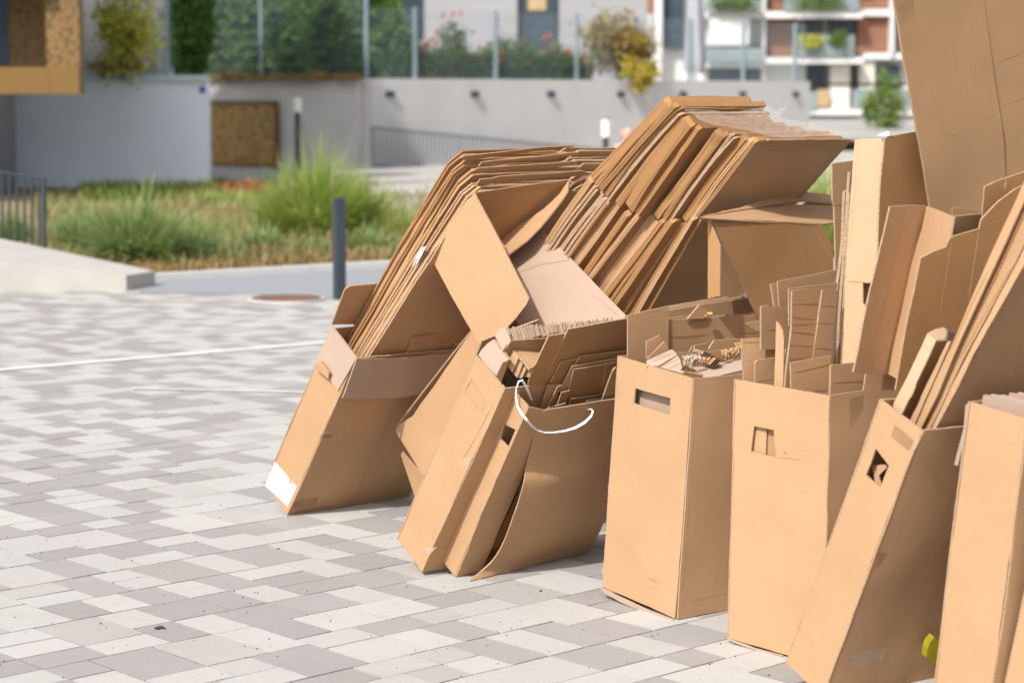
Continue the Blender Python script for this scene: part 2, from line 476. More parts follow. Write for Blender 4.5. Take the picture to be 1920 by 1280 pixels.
def sheet(mb, poly, O, X, Y, th=.005, holes=(), step=.06, warp=.0025, rough=.0006, seed=None, creases=(), curl=None, rim=1, face=0, mi_crease=2, uvrot=False):
    """one cardboard sheet: polygon (metres) in the plane O + x X + y Y, visible face towards X x Y, thickness behind it"""
    O = np.array(O, float); X = np.array(X, float); Y = np.array(Y, float)
    Nn = np.cross(X, Y)
    seed = rnd.random() * 100 if seed is None else seed
    def fine(pl):
        out = []
        for i_ in range(len(pl)):
            a = np.array(pl[i_], float); b_ = np.array(pl[(i_ + 1) % len(pl)], float)
            L = float(np.hypot(*(b_ - a))); n = max(1, int(L / (step * .6)))
            nrm = np.array([-(b_ - a)[1], (b_ - a)[0]]) / (L + 1e-9)
            for q in range(n):
                p = a + (b_ - a) * q / n
                if q: p = p + nrm * rough * (2 * mnoise.noise((p[0] * 40 + seed, p[1] * 40, seed)) + rnd.uniform(-.6, .6))
                out.append((float(p[0]), float(p[1])))
        return out
    outer = fine(poly)
    hl = [fine(h) for h in holes]
    pts = list(outer); edges = [(i_, (i_ + 1) % len(outer)) for i_ in range(len(outer))]
    for h in hl:
        k_ = len(pts); pts += h
        edges += [(k_ + i_, k_ + (i_ + 1) % len(h)) for i_ in range(len(h))]
    xs = [p[0] for p in outer]; ys = [p[1] for p in outer]
    nx = max(1, int((max(xs) - min(xs)) / step)); ny = max(1, int((max(ys) - min(ys)) / step))
    for ix in range(1, nx):
        for iy in range(1, ny):
            p = (min(xs) + (max(xs) - min(xs)) * ix / nx, min(ys) + (max(ys) - min(ys)) * iy / ny)
            if in_poly(p, outer) and not any(in_poly(p, h) for h in hl): pts.append(p)
    r_ = delaunay_2d_cdt([Vector(p) for p in pts], edges, [], 0, 1e-5)
    vv = [(v[0], v[1]) for v in r_[0]]
    tris = []
    for f in r_[2]:
        c = (sum(vv[q][0] for q in f) / len(f), sum(vv[q][1] for q in f) / len(f))
        if in_poly(c, outer) and not any(in_poly(c, h) for h in hl): tris.append(list(f))
    # make all wound the same way
    for f in tris:
        a, b_, c = (np.array(vv[q]) for q in f[:3])
        if (b_ - a)[0] * (c - a)[1] - (b_ - a)[1] * (c - a)[0] < 0: f.reverse()
    def disp(p):
        d = warp * 2.2 * mnoise.noise((p[0] * 3.1 + seed, p[1] * 3.1, seed * .7)) + warp * .7 * mnoise.noise((p[0] * 9 + seed, p[1] * 9, 3 + seed))
        if curl: d += curl(p)
        return d
    F_ = [O + X * p[0] + Y * p[1] + Nn * disp(p) for p in vv]
    B_ = [q - Nn * th for q in F_]
    uv = [((p[1] if uvrot else p[0]) + seed, (p[0] if uvrot else p[1]) + seed * .37) for p in vv]
    mb.add(F_, tris, face, uv, True)
    mb.add(B_, [list(reversed(f)) for f in tris], face, uv, True)
    cnt = {}
    for f in tris:
        for i_ in range(3):
            e = (f[i_], f[(i_ + 1) % 3]); cnt[e] = 1
    rimv, rimf, ruv = [], [], []
    for (a, b_) in cnt:
        if (b_, a) in cnt: continue
        k_ = len(rimv)
        rimv += [F_[a], F_[b_], B_[b_], B_[a]]
        ruv += [uv[a], uv[b_], uv[b_], uv[a]]
        rimf.append((k_ + 3, k_ + 2, k_ + 1, k_))
    mb.add(rimv, rimf, rim, ruv)
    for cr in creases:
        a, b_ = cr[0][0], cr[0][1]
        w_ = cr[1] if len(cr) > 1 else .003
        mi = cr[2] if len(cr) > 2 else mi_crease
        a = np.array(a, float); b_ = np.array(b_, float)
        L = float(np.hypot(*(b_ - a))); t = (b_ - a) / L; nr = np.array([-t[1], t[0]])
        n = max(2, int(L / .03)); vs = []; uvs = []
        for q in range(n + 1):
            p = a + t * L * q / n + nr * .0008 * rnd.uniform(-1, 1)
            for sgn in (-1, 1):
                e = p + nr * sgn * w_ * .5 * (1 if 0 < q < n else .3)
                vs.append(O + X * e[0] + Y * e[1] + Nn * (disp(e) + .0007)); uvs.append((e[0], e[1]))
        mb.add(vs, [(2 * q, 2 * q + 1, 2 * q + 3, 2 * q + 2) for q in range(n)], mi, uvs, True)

KM = [MK, MKE, MCR, MCRD]
def km(face, crease=MCR, rim=MKE): return [face, rim, crease, MCRD]

def px_plane(fr, ax, val):
    """plane of a frame as (O, X, Y) with X x Y towards the camera"""
    i_ = 'xyz'.index(ax)
    ex, ey, ez = fr.M[:, 0], fr.M[:, 1], fr.M[:, 2]
    off = [0, 0, 0]; off[i_] = val
    O = fr.w(off)
    X, Y = {'y': (ex, ez), 'x': (-ey, ez), 'z': (ex, ey)}[ax]
    if np.cross(X, Y) @ (CAM - O) < 0: X = -X
    return O, X, Y

def pt_plane(p1, p2, p3):
    """plane through three (x, y, depth) photo points; X along p1->p2"""
    A, B_, C_ = (at(*p) for p in (p1, p2, p3))
    X = B_ - A; X = X / np.linalg.norm(X)
    n = np.cross(X, C_ - A); n = n / np.linalg.norm(n)
    if n @ (CAM - A) < 0: n = -n
    Y = np.cross(n, X)
    return A, X, Y

def to2d(plane, pts):
    O, X, Y = plane
    n = np.cross(X, Y)
    out = []
    for p in pts:
        d = ray(p)
        P = CAM + d * (((O - CAM) @ n) / (d @ n)) - O
        out.append((float(P @ X), float(P @ Y)))
    return out

def S(name, plane, crop, pts, th=.005, parent=None, mats=None, tint=None, holes=(), creases=(), clampx=None, **kw):
    """one sheet whose outline is read off the photo and set on a real plane"""
    mb = MB()
    cr = [(to2d(plane, pxs(c[0], c[1])), *c[2:]) for c in creases]
    hs = [to2d(plane, pxs(h[0], h[1])) for h in holes]
    pl2 = to2d(plane, pxs(crop, pts))
    if clampx: pl2 = [(min(max(x, clampx[0]), clampx[1]), y) for x, y in pl2]
    sheet(mb, pl2, *plane, th=th, holes=hs, creases=cr, **kw)
    return mb.build(name, mats or km(MK), parent, tint=tint)

def poly3(mb, fr, pts, mi=0): pass
# ------------------------------------------------------------------ the setting: ground, paving, paths
mb = MB()
mb.add([(-400, -40, -.06), (400, -40, -.06), (400, 900, -.06), (-400, 900, -.06)], [(0, 1, 2, 3)])
structure(mb.build('ground', MFAR, origin=(0, 0, 0)))

def quad_sheet(name, pts, z, mat, zs=None):
    mb = MB()
    mb.add([(p[0], p[1], (zs[i_] if zs else z)) for i_, p in enumerate(pts)], [tuple(range(len(pts)))])
    return structure(mb.build(name, mat))

quad_sheet('joint_bed', [(-9, 2.5), (9, 2.5), (9, 17.6), (-9, 17.6)], -.0035, MJOINT)

def paving():
    U = .0715
    yaw = R(42.5)
    ux, uy = math.cos(yaw), math.sin(yaw)          # u: up to the right in the photo, v: down to the right
    nu, nv = 300, 330
    g = np.zeros((nu, nv), bool); tn_ = np.zeros((nu, nv))
    rr = random.Random(11)
    O = (-13.5, 9.5)
    verts, faces, tones = [], [], []
    sizes = [(3, 4), (3, 3), (3, 2), (2, 3), (2, 2), (3, 3), (2, 4), (3, 4), (2, 3), (3, 2)]
    for i_ in range(nu):
        for j_ in range(nv):
            if g[i_, j_]: continue
            run = 0
            while j_ + run < nv and not g[i_, j_ + run] and run < 9: run += 1
            opts = [s_ for s_ in sizes if s_[1] <= run and run - s_[1] != 1] or [(2, run)]
            a, b_ = rr.choice(opts)
            g[i_:i_ + a, j_:j_ + b_] = True
            gu, gv = rr.uniform(.0022, .0042), rr.uniform(.0022, .0042)
            u0, u1, v0, v1 = i_ * U + gu, (i_ + a) * U - gu, j_ * U + gv, (j_ + b_) * U - gv
            uc, vc = (u0 + u1) / 2, (v0 + v1) / 2
            x, y = O[0] + uc * ux + vc * uy, O[1] + uc * uy - vc * ux
            keep = 2.8 < y < 17.6 and abs(x) < .27 * y + 3.0
            nb = (tn_[i_ - 1, j_] if i_ else 0) + (tn_[i_, j_ - 1] if j_ else 0) + (tn_[i_ - 1, min(j_ + b_ - 1, nv - 1)] if i_ else 0)
            t = rr.random() + .13 * nb
            tn_[i_:i_ + a, j_:j_ + b_] = 1 if t < .47 else -1
            if t < .47: c = (.432, .424, .408)
            elif t < .56: c = (.375, .36, .345)
            else: c = (.312, .298, .292)
            if not keep: continue
            k_ = rr.uniform(.95, 1.05); w_ = rr.uniform(-.002, .005)
            tone = (c[0] * k_ + w_, c[1] * k_, c[2] * k_ - w_)
            dz = rr.uniform(-.0008, .0008); tx = rr.uniform(-.003, .003); ty = rr.uniform(-.003, .003)
            bv = .0003; n0 = len(verts)
            for (uu, vv, z) in ((u0, v0, -.014), (u1, v0, -.014), (u1, v1, -.014), (u0, v1, -.014), (u0, v0, -.0003), (u1, v0, -.0003), (u1, v1, -.0003), (u0, v1, -.0003),
                                (u0 + bv, v0 + bv, 0), (u1 - bv, v0 + bv, 0), (u1 - bv, v1 - bv, 0), (u0 + bv, v1 - bv, 0)):
                jx = rr.uniform(-.0012, .0012) if z > -.01 else 0
                zz = z + dz + ((uu - uc) * tx + (vv - vc) * ty if z > -.01 else 0)
                verts.append((O[0] + uu * ux + vv * uy + jx, O[1] + uu * uy - vv * ux, zz))
            for q in range(4):
                q2 = (q + 1) % 4
                faces.append((n0 + q2, n0 + q, n0 + 4 + q, n0 + 4 + q2)); faces.append((n0 + 4 + q2, n0 + 4 + q, n0 + 8 + q, n0 + 8 + q2))
            faces.append((n0 + 11, n0 + 10, n0 + 9, n0 + 8))
            tones += [(*tone, 1)] * 12
    me = bpy.data.meshes.new('paving')
    me.from_pydata(verts, [], faces)
    at2 = me.color_attributes.new('tone', 'FLOAT_COLOR', 'POINT')
    at2.data.foreach_set('color', [c for t in tones for c in t])
    me.materials.append(MPAVE)
    o = link('paving', me)
    return structure(o)
paving()

# grit lying in the joints, and a dark twig
def grit():
    rr = random.Random(31); mb = MB()
    for q in range(190):
        x, y = rr.uniform(0, 1500), rr.uniform(880, 1275)
        p = ground(x, y); s_ = rr.uniform(.0012, .0034) * (2 if rr.random() < .06 else 1)
        n = rr.randint(4, 6); a0 = rr.uniform(0, 6)
        top = [(p[0] + s_ * rr.uniform(.5, 1) * math.cos(a0 + k_ * 6.28 / n), p[1] + s_ * rr.uniform(.5, 1) * math.sin(a0 + k_ * 6.28 / n), .0012 + s_ * .5) for k_ in range(n)]
        low = [(v_[0], v_[1], 0) for v_ in top]
        mb.add(top + low, [tuple(range(n))] + [(k_, n + k_, n + (k_ + 1) % n, (k_ + 1) % n) for k_ in range(n)], 0 if rr.random() < .8 else 1)
    o = mb.build('grit', [MGRIT, MGRIT2], origin=(0, 0, 0)); o['kind'] = 'stuff'
    tag(o, 'dark specks of grit and leaf crumbs scattered over the paving', 'grit')
    p = ground(300, 1179); mb = MB()
    mb.tube([p + np.array([-.016, .0, .004]), p + np.array([-.006, -.006, .006]), p + np.array([.004, .006, .006]), p + np.array([.016, -.004, .004])], [.003, .005, .0045, .0025], 6)
    tag(mb.build('twig', MGRIT), 'small curled dark dry leaf lying on the paving at lower left', 'leaf')
grit()
# asphalt strip beside the planting bed, its kerbs, the painted lines
G = lambda x, y: ground(x, y)[:2]
quad_sheet('asphalt_strip', [G(262, 549), G(470, 552), G(640, 561), (1.2, 15.7), (6, 14.4), (8, 19), (2, 20.6), G(725, 499), G(275, 525)], .004, MASPH)
mb = MB()
mb.span(G(268, 526), G(728, 500), .14, -.05, .055)
mb.span(G(728, 500), (3.5, 22.2), .14, -.05, .055)
structure(mb.build('bed_kerb', MKERB))
def paint(name, a, b_, w_):
    a, b_ = np.array(G(*a)), np.array(G(*b_))
    d = (b_ - a) / np.hypot(*(b_ - a)); n = np.array([-d[1], d[0]]) * w_ / 2
    return quad_sheet(name, [a - n, b_ - n, b_ + n, a + n], .005, MPAINT)
paint('parking_line', (-120, 704), (640, 640), .10)
paint('parking_line', (248, 729), (760, 740), .045)
bed = [G(268, 524), G(728, 498), (3.5, 22.4), (3.5, 30), (-1.6, 40), (-9, 37), (-9, 18.6), (-4.2, 18.0)]
quad_sheet('planting_bed', bed, .03, MSOIL)
quad_sheet('far_path', [(-3.4, 31.0), (-.6, 25.5), (9, 26), (14, 60), (-6, 52), (-4.4, 42)], .045, MCONCL)

# sloping concrete kerb wall at the left edge
def kerb_wall():
    a, b_ = np.array(G(-140, 549)), np.array(G(237, 545)); c = np.array(G(273, 541))
    mb = MB()
    back = np.array([.16, .95])
    def P3(p, z): return (p[0], p[1], z)
    z0, z1 = .33, .125
    vs = [P3(a, -.05), P3(b_, -.05), P3(b_, z1), P3(a, z0), P3(a + back * 1.3, -.05), P3(c + back * .25, -.05), P3(c + back * .25, z1), P3(a + back * 1.3, z0 + .05)]
    mb.add(vs, [(0, 1, 2, 3), (5, 4, 7, 6), (1, 5, 6, 2), (4, 0, 3, 7), (3, 2, 6, 7)])
    t = mb.build('concrete_kerb_wall', MCONCL)
    tag(t, 'low pale concrete kerb wall sloping up under the dark railing at left', 'kerb wall')
kerb_wall()

# left garden wall, retaining wall
WL = 36.0
def wallpt(x, D): return ((x - CX) / FPX * D, D)
t = thing('garden_wall', 'plain bluish grey rendered wall behind the planting bed at left', 'wall', (-6.5, WL, 0))
mb = MB(); mb.span(wallpt(-420, WL), wallpt(396, WL), .3, -.05, 1.80); mb.build('wall_body', MWALLB, t)
mb = MB(); mb.span(wallpt(-420, WL - .02), wallpt(393, WL - .02), .42, 1.80, 1.90); mb.build('coping', MCOPE, t)
mb = MB(); mb.box((wallpt(386, WL)[0], WL - .16, 1.66), (.09, .02, .11)); mb.build('number_plate', plain('blue_enamel', (.03, .08, .35), .4), t)

CORNER = np.array(wallpt(690, 46.0)); RIGHT = np.array(wallpt(1506, 58.0)); LEFT = np.array(wallpt(300, 51.5))
t = thing('retaining_wall', 'long pale grey concrete retaining wall with a corner below the mesh fence', 'wall', (*CORNER, 0))
mb = MB(); mb.span(CORNER, RIGHT, .30, -.3, 1.915); mb.build('wall_face', MCONC, t)
mb = MB()
d = (LEFT - CORNER); d /= np.hypot(*d)
mb.span(CORNER + d * .16, LEFT, .30, -.3, 1.90); mb.build('side_wall_face', MCONC, t)
# earth behind the retaining wall
quad_sheet('upper_terrace', [CORNER + (.1, .3), RIGHT + (-.2, .3), (30, 64), (30, 75), (-30, 75), (-30, 51), LEFT + (-.2, .3)], 1.87, MSOIL)

def along(x, a=CORNER, b_=RIGHT, off=.0):
    """point of the wall line seen at photo column x"""
    k_ = (x - CX) / FPX
    d = b_ - a
    s_ = (k_ * a[1] - a[0]) / (d[0] - k_ * d[1])
    p = a + d * s_
    n = np.array([d[1], -d[0]]) / np.hypot(*d)
    return p + n * off, math.atan2(d[1], d[0])

for i_, x in enumerate((722, 880, 1022, 1152, 1268, 1379, 1478)):
    p, ang = along(x, off=.16)
    z = HC - (177 - HY) / FPX * p[1]
    words = ['nearest the wall corner', 'second from the wall corner', 'third from the wall corner', 'beside the drooping yellow shrub', 'just right of the drooping yellow shrub', 'above the tall leaning cardboard pile', 'nearest the free right end of the wall'][i_]
    t = thing('wall_light', 'small black wall light on the concrete wall, ' + words, 'wall light', (*p, z), 'lights along the retaining wall')
    mb = MB(); mb.box((p[0], p[1], z), (.20, .14, .13), ang); mb.build('housing', MDARK, t)
    mb = MB(); mb.box((p[0] - .0, p[1] - .0, z - .072), (.15, .10, .012), ang); mb.build('lens', MLAMP, t)

# gold perforated gate on the side wall
a, ang = along(537, CORNER, LEFT, 0); b2, _ = along(398, CORNER, LEFT, 0)
n = np.array([-math.sin(ang), math.cos(ang)])
if n @ (-a) < 0: n = -n
t = thing('perforated_gate', 'square gold perforated metal gate set against the side of the concrete wall', 'gate', (*a, 0))
mb = MB(); mb.span(a + n * .25, b2 + n * .25, .05, .02, 1.36); mb.build('pierced_panel', MGOLDG, t)
mb = MB()
mb.span(a + n * .26, b2 + n * .26, .09, 1.36, 1.43); mb.span(a + n * .26, b2 + n * .26, .09, -.05, .02)
mb.box((*(a + n * .26), .69), (.09, .09, 1.48), ang); mb.box((*(b2 + n * .26), .69), (.09, .09, 1.48), ang)
mb.build('gate_frame', MGOLD, t)

# mesh fences on the walls
def mesh_fence(name, label, a, b_, z0, h, posts, group=None):
    a, b_ = np.array(a, float), np.array(b_, float)
    t = thing(name, label, 'fence', (*a, z0))
    d = b_ - a; L = float(np.hypot(*d)); ang = math.atan2(d[1], d[0])
    mb = MB()
    n = int(L / .10)
    for q in range(n + 1):
        p = a + d * q / n
        mb.box((p[0], p[1], z0 + h / 2), (.007, .007, h), ang)
    z = z0 + .08
    while z < z0 + h:
        mb.span(a, b_, .005, z - .0025, z + .0025); z += .25
    mb.build('mesh_panel', MSTEEL, t)
    for s_ in posts:
        p = a + d * s_
        mb = MB(); mb.box((p[0], p[1] - .05, z0 + h / 2), (.075, .06, h + .03), ang); mb.build('post', MSTEEL, t)
    return t
def frac(x, a, b_):
    p, _ = along(x, np.array(a), np.array(b_))
    return float(np.hypot(*(p - a)) / np.hypot(*(np.array(b_) - a)))
fa, fb = np.array(wallpt(-200, WL)), np.array(wallpt(330, WL))
mesh_fence('mesh_fence', 'grey steel mesh fence standing on the bluish garden wall at left', fa, fb, 1.90, 2.4, [frac(x, fa, fb) for x in (60, 320)])
fa, fb = CORNER + (.0, .1), LEFT + (0, .1)
mesh_fence('mesh_fence', 'grey steel mesh fence on the side wall in front of the dense green hedge', fa, fb, 1.90, 2.0, [frac(x, fa, fb) for x in (690, 495, 330)])
fa, fb = CORNER + (.1, .1), RIGHT + (0, .1)
mesh_fence('mesh_fence', 'long grey steel mesh fence on the retaining wall in front of the red flowers', fa, fb, 1.915, 1.53, [frac(x, fa, fb) for x in (780, 930, 1080, 1190, 1290, 1390, 1485)])

# ramp railing at the wall foot
p0, p1 = np.array(wallpt(699, 45.2)), np.array(wallpt(1130, 50.4))
t = thing('ramp_railing', 'grey bar railing running down a ramp along the foot of the concrete wall', 'railing', (*p0, 0))
d = p1 - p0; L = np.hypot(*d)
zt = lambda s_: .886 - .60 * s_
mb = MB(); nb = 62
for q in range(nb + 1):
    p = p0 + d * q / nb; z = zt(q / nb)
    mb.box((p[0], p[1], z - .43), (.022, .022, .80), math.atan2(d[1], d[0]))
mb.build('bars', MRAIL, t)
for nm, dz in (('top_rail', 0.0), ('bottom_rail', -.80)):
    mb = MB()
    mb.tube([(*p0, zt(0) + dz), (*p1, zt(1) + dz)], [.028, .028], 6)
    mb.build(nm, MRAIL, t)
for s_ in (0, .34, .68, 1.0):
    p = p0 + d * s_
    mb = MB(); mb.box((p[0], p[1], zt(s_) - .45), (.055, .055, .95), 0); mb.build('post', MRAIL, t)

# dark railing at left
a, b_ = np.array(ground(-90, 486, .28)[:2]), np.array(ground(83, 491, .17)[:2])
t = thing('bar_railing', 'dark grey railing of upright bars on the sloping kerb at the left edge', 'railing', (*b_, .17))
D0 = b_[1]
def rl(x, y): return at(x, y, D0 + (83 - x) * .004)
mb = MB()
for x in range(-80, 80, 14): mb.tube([rl(x, 322 + x * .16), rl(x, 466 + x * .10)], [.0115, .0115], 6)
mb.build('bars', MDARK, t)
mb = MB(); mb.tube([rl(-90, 308), rl(82, 336)], [.011, .011], 6); mb.build('top_rail', MDARK, t)
mb = MB(); mb.tube([rl(-90, 457), rl(82, 475)], [.011, .011], 6); mb.build('bottom_rail', MDARK, t)
mb = MB(); mb.tube([rl(82, 333), rl(83, 493)], [.020, .020], 8); mb.build('end_post', MDARK, t)

# bollards, manhole
b0 = ground(637, 561)
t = thing('bollard', 'slim dark square bollard post at the edge of the paving', 'bollard', b0)
mb = MB(); mb.box((b0[0], b0[1], .385), (.078, .078, .77), .5); mb.build('shaft', MDARK, t)
mb = MB(); mb.box((b0[0], b0[1], .782), (.068, .068, .024), .5); mb.build('cap', MDARK, t)
m0 = ground(537, 562)
t = thing('manhole_cover', 'round rusty manhole cover in the ground beside the bollard', 'manhole cover', (m0[0], m0[1], 0))
mb = MB(); mb.cyl((m0[0], m0[1], .002), .30, .012, 40); mb.build('frame_ring', MKERB, t)
mb = MB(); mb.cyl((m0[0], m0[1], .006), .275, .012, 40); mb.build('lid', MRUST, t)
def lamp(x, y0, y1, D, zb, label):
    p = at(x, y0, D)
    t = thing('bollard_lamp', label, 'lamp', (p[0], p[1], zb), 'bollard lamps')
    zt_ = p[2]; zh = at(x, y1, D)[2]
    mb = MB(); mb.cyl((p[0], p[1], zb), .055, zh - zb, 14); mb.build('pole', MDARK, t)
    mb = MB(); mb.cyl((p[0], p[1], zh), .082, zt_ - zh, 16); mb.build('lamp_head', MLAMP, t)
    mb = MB(); mb.cyl((p[0], p[1], zt_), .085, .02, 16); mb.build('cap', MDARK, t)
lamp(557, 182, 211, 42.7, 0, 'white headed bollard lamp beside the gold perforated gate')
lamp(1136, 224, 257, 40.0, 0, 'white headed bollard lamp showing above the left cardboard pile')

# seated person, only the head shows above the piles
def person():
    p = at(1177, 250, 36.0)
    hx, hy, hz = p[0], p[1], p[2]
    J = [('pelvis', (0, 0, -.66), .15), ('waist', (0, -.01, -.50), .135), ('chest', (0, 0, -.30), .155), ('neck0', (0, .0, -.15), .075), ('neck1', (0, -.01, -.10), .058), ('jaw', (0, -.02, -.04), .078), ('head', (0, 0, .03), .098), ('crown', (0, .01, .085), .062),
         ('shl', (-.17, 0, -.22), .07), ('ell', (-.23, -.06, -.46), .047), ('wrl', (-.14, -.25, -.52), .032), ('shr', (.17, 0, -.22), .07), ('elr', (.23, -.06, -.46), .047), ('wrr', (.14, -.25, -.52), .032),
         ('hil', (-.09, -.05, -.68), .10), ('knl', (-.13, -.45, -.66), .065), ('anl', (-.13, -.47, -.98), .045), ('tol', (-.13, -.62, -1.02), .035), ('hir', (.09, -.05, -.68), .10), ('knr', (.13, -.45, -.66), .065), ('anr', (.13, -.47, -.98), .045), ('tor', (.13, -.62, -1.02), .035)]
    E_ = [(0, 1), (1, 2), (2, 3), (3, 4), (4, 5), (5, 6), (6, 7), (2, 8), (8, 9), (9, 10), (2, 11), (11, 12), (12, 13), (0, 14), (14, 15), (15, 16), (16, 17), (0, 18), (18, 19), (19, 20), (20, 21)]
    me = bpy.data.meshes.new('person')
    me.from_pydata([j[1] for j in J], E_, [])
    o = link('person', me)
    o.location = (hx, hy, hz)
    sk = o.modifiers.new('skin', 'SKIN')
    for v, j in zip(me.skin_vertices[0].data, J): v.radius = (j[2], j[2])
    me.skin_vertices[0].data[0].use_root = True
    o.modifiers.new('sub', 'SUBSURF').render_levels = 2
    me.materials.append(MSKIN)
    tag(o, 'seated person whose pinkish bald head shows beyond the two leaning piles', 'person')
    for side in (-1, 1):
        mb = MB(); mb.tube([(hx + side * .10, hy - .01, hz - .03), (hx + side * .112, hy, hz), (hx + side * .10, hy + .02, hz + .03)], [.012, .022, .012], 8)
        mb.build('ear', MSKIN, o)
    mb = MB(); mb.tube([(hx, hy - .092, hz + .02), (hx, hy - .118, hz - .015), (hx, hy - .095, hz - .03)], [.010, .016, .01], 8); mb.build('nose', MSKIN, o)
    mb = MB(); mb.tube([(hx + .06, hy - .085, hz + .02), (hx + .105, hy - .02, hz + .015), (hx + .10, hy + .06, hz - .01)], [.02, .012, .03], 8); mb.build('sunglasses', MHAIR, o)
    mb = MB(); mb.tube([(hx, hy, hz - .74), (hx, hy, hz - .50), (hx, hy, hz - .30), (hx, hy, hz - .17)], [.19, .165, .20, .09], 14); mb.build('shirt', MSHIRT, o)
    mb = MB(); z0 = hz - .80
    mb.box((hx, hy + .05, z0 / 2), (1.2, .42, z0)); s_ = mb.build('stone_seat', MCONCL)
    tag(s_, 'low stone seat block under the seated person', 'seat')
person()

# gold clad building at left
t = thing('gold_clad_building', 'gold metal clad building with perforated corner panel overhanging at upper left', 'building', (-6.5, 30, 1.6))
XB = at(150, 150, 30)[0]
zb0, zb1 = at(0, 176, 30)[2], at(0, 126, 30)[2]
xs1 = at(92, 150, 30)[0]; xo = at(86, 60, 30)[0]
mb = MB(); mb.box(((XB - .02 + xs1) / 2, 30.2, (zb0 + zb1) / 2), (XB - xs1 - .012, .40, zb1 - zb0)); mb.build('corner_fascia', MGOLD, t)
mb = MB(); mb.box(((xs1 - 16) / 2, 30.2, (zb0 + zb1) / 2), (xs1 + 16, .40, zb1 - zb0)); mb.build('long_fascia', MGOLD, t)
mb = MB(); mb.box(((XB + xo) / 2, 30.04, 5.6), (XB - xo, .06, 11.2 - 2 * zb1 + .0)); o = mb.build('perforated_panel', MGOLDP, t); o.location.z += zb1 + (11.2 - 2 * zb1) / 2 - 5.6
mb = MB(); mb.box((XB - .03, 30.22, 5.6), (.06, .30, 11.2 - 2 * zb1)); o = mb.build('perforated_side_panel', MGOLDP, t); o.location.z += zb1 + (11.2 - 2 * zb1) / 2 - 5.6
xi = at(18, 60, 32.0)[0]; xo2 = at(92, 60, 32.0)[0]
mb = MB(); mb.box(((xo2 + xi) / 2, 32.0, 3.6), (xo2 - xi, .06, 3.6)); mb.build('inner_perforated_panel', MGOLDP, t)
mb = MB(); mb.box(((-16 + xs1) / 2, 31.0, 3.15), (xs1 + 16, 2.6, .18)); mb.build('shading_slab', MGREYB, t)  # slab added above the view to shade the recessed inner panel
mb = MB(); mb.box((-11.4, 32.5, 3.6), (9.4, .05, 3.6)); mb.build('window_pane', plain('blue_glass', (.06, .10, .15), .35, spec=.25), t)
mb = MB(); mb.box((-11.6, 33.1, 5.6), (9.6, 1.0, 7.9)); mb.build('shading_storeys', MGREYB, t)  # storeys out of view, sized to keep the garden wall in shade
mb = MB(); mb.box((-18.3, 37.2, 6.2), (20.0, 5.6, 12.4)); mb.build('shade_block', MGREYB, t)  # unseen block added to throw shade on the side wall
mb = MB(); mb.box((-13.0, 33.4, .8), (8.6, 1.2, 1.7)); mb.build('recessed_base', plain('dark_render', (.11, .11, .09), .9), t)

# grey building behind the flowers
def facade(t, name, mat, x0, y0, x1, y1, D, th=.3, parent=None):
    a, b_ = at(x0, y1, D), at(x1, y0, D)
    mb = MB(); mb.box(((a[0] + b_[0]) / 2, D + th / 2, (a[2] + b_[2]) / 2), (b_[0] - a[0], th, b_[2] - a[2]))
    return mb.build(name, mat, parent or t)
t = thing('grey_building', 'plain grey rendered building with dark windows behind the red flowers', 'building', (0, 90, 0))
facade(t, 'wall', MGREYB, 700, -220, 1215, 172, 90, 8)
for x0, x1, y0, y1 in ((742, 792, -60, 72), (974, 1046, -60, 92)):
    f = facade(t, 'window', MDARK, x0, y0, x1, y1, 89.9, .2)
    facade(t, 'pane', MGLASS, x0 + 5, y0 + 5, x1 - 5, y1 - 4, 89.86, .1, f)
facade(t, 'timber_panel', MTIMB, 990, -60, 1024, 20, 89.8, .05)
facade(t, 'concrete_pier', MGREYB, 800, -220, 970, 150, 89.6, .3)

# white and brick apartment building far behind
t = thing('apartment_building', 'white and brick apartment building with glazed balconies far behind at right', 'building', (18, 140, 0))
facade(t, 'wall', MPLAST, 1225, -320, 1790, 262, 141, 10)
def A(name, mat, x0, y0, x1, y1, D=140.6, th=.5, parent=None): return facade(t, name, mat, x0, y0, x1, y1, D, th, parent)
for y0, y1 in ((-64, -52), (22, 34), (108, 119), (205, 216)): A('floor_slab', MPLAST, 1436, y0, 1618, y1, 138.6, 2.3)
for y0, y1 in ((-64, -52), (18, 30), (100, 111), (205, 216)): A('floor_slab', MPLAST, 1619, y0, 1760, y1, 139.6, 1.3)
for x0, x1 in ((1430, 1440), (1228, 1244), (1670, 1684)): A('column', MPLAST, x0, -320, x1, 150 if x0 < 1600 else 100, 139.2, 1.2)
for r_ in ((1440, 34, 1492, 106), (1440, -50, 1470, 20), (1606, 31, 1669, 99), (1606, -50, 1669, 17), (1688, 31, 1760, 99), (1190, -60, 1227, 26)): A('brick_panel', MBRICK, *r_, 140.2, .6)
for r_ in ((1507, 34, 1541, 104), (1556, 34, 1602, 104), (1641, 30, 1655, 66), (1512, 122, 1548, 203), (1598, 122, 1606, 196), (1648, 122, 1688, 200), (1514, 218, 1552, 262), (1574, 224, 1600, 262), (1488, -50, 1600, 20), (1244, -90, 1283, 92), (1464, 44, 1474, 60), (1330, -50, 1428, 22), (1322, 86, 1432, 117), (1330, 127, 1430, 158)):
    f = A('window', MDARK, *r_, 140.3, .4)
    A('pane', MGLASS, r_[0] + 2, r_[1] + 2, r_[2] - 2, r_[3] - 2, 140.25, .3, f)
for r_ in ((1556, 122, 1594, 204), (1611, 112, 1640, 204), (1604, 218, 1640, 262), (1555, 218, 1573, 262)): A('cream_panel', MCREAM, *r_, 140.0, .5)
A('timber_screen', MTIMB, 1532, 168, 1554, 201, 139.4, .2)
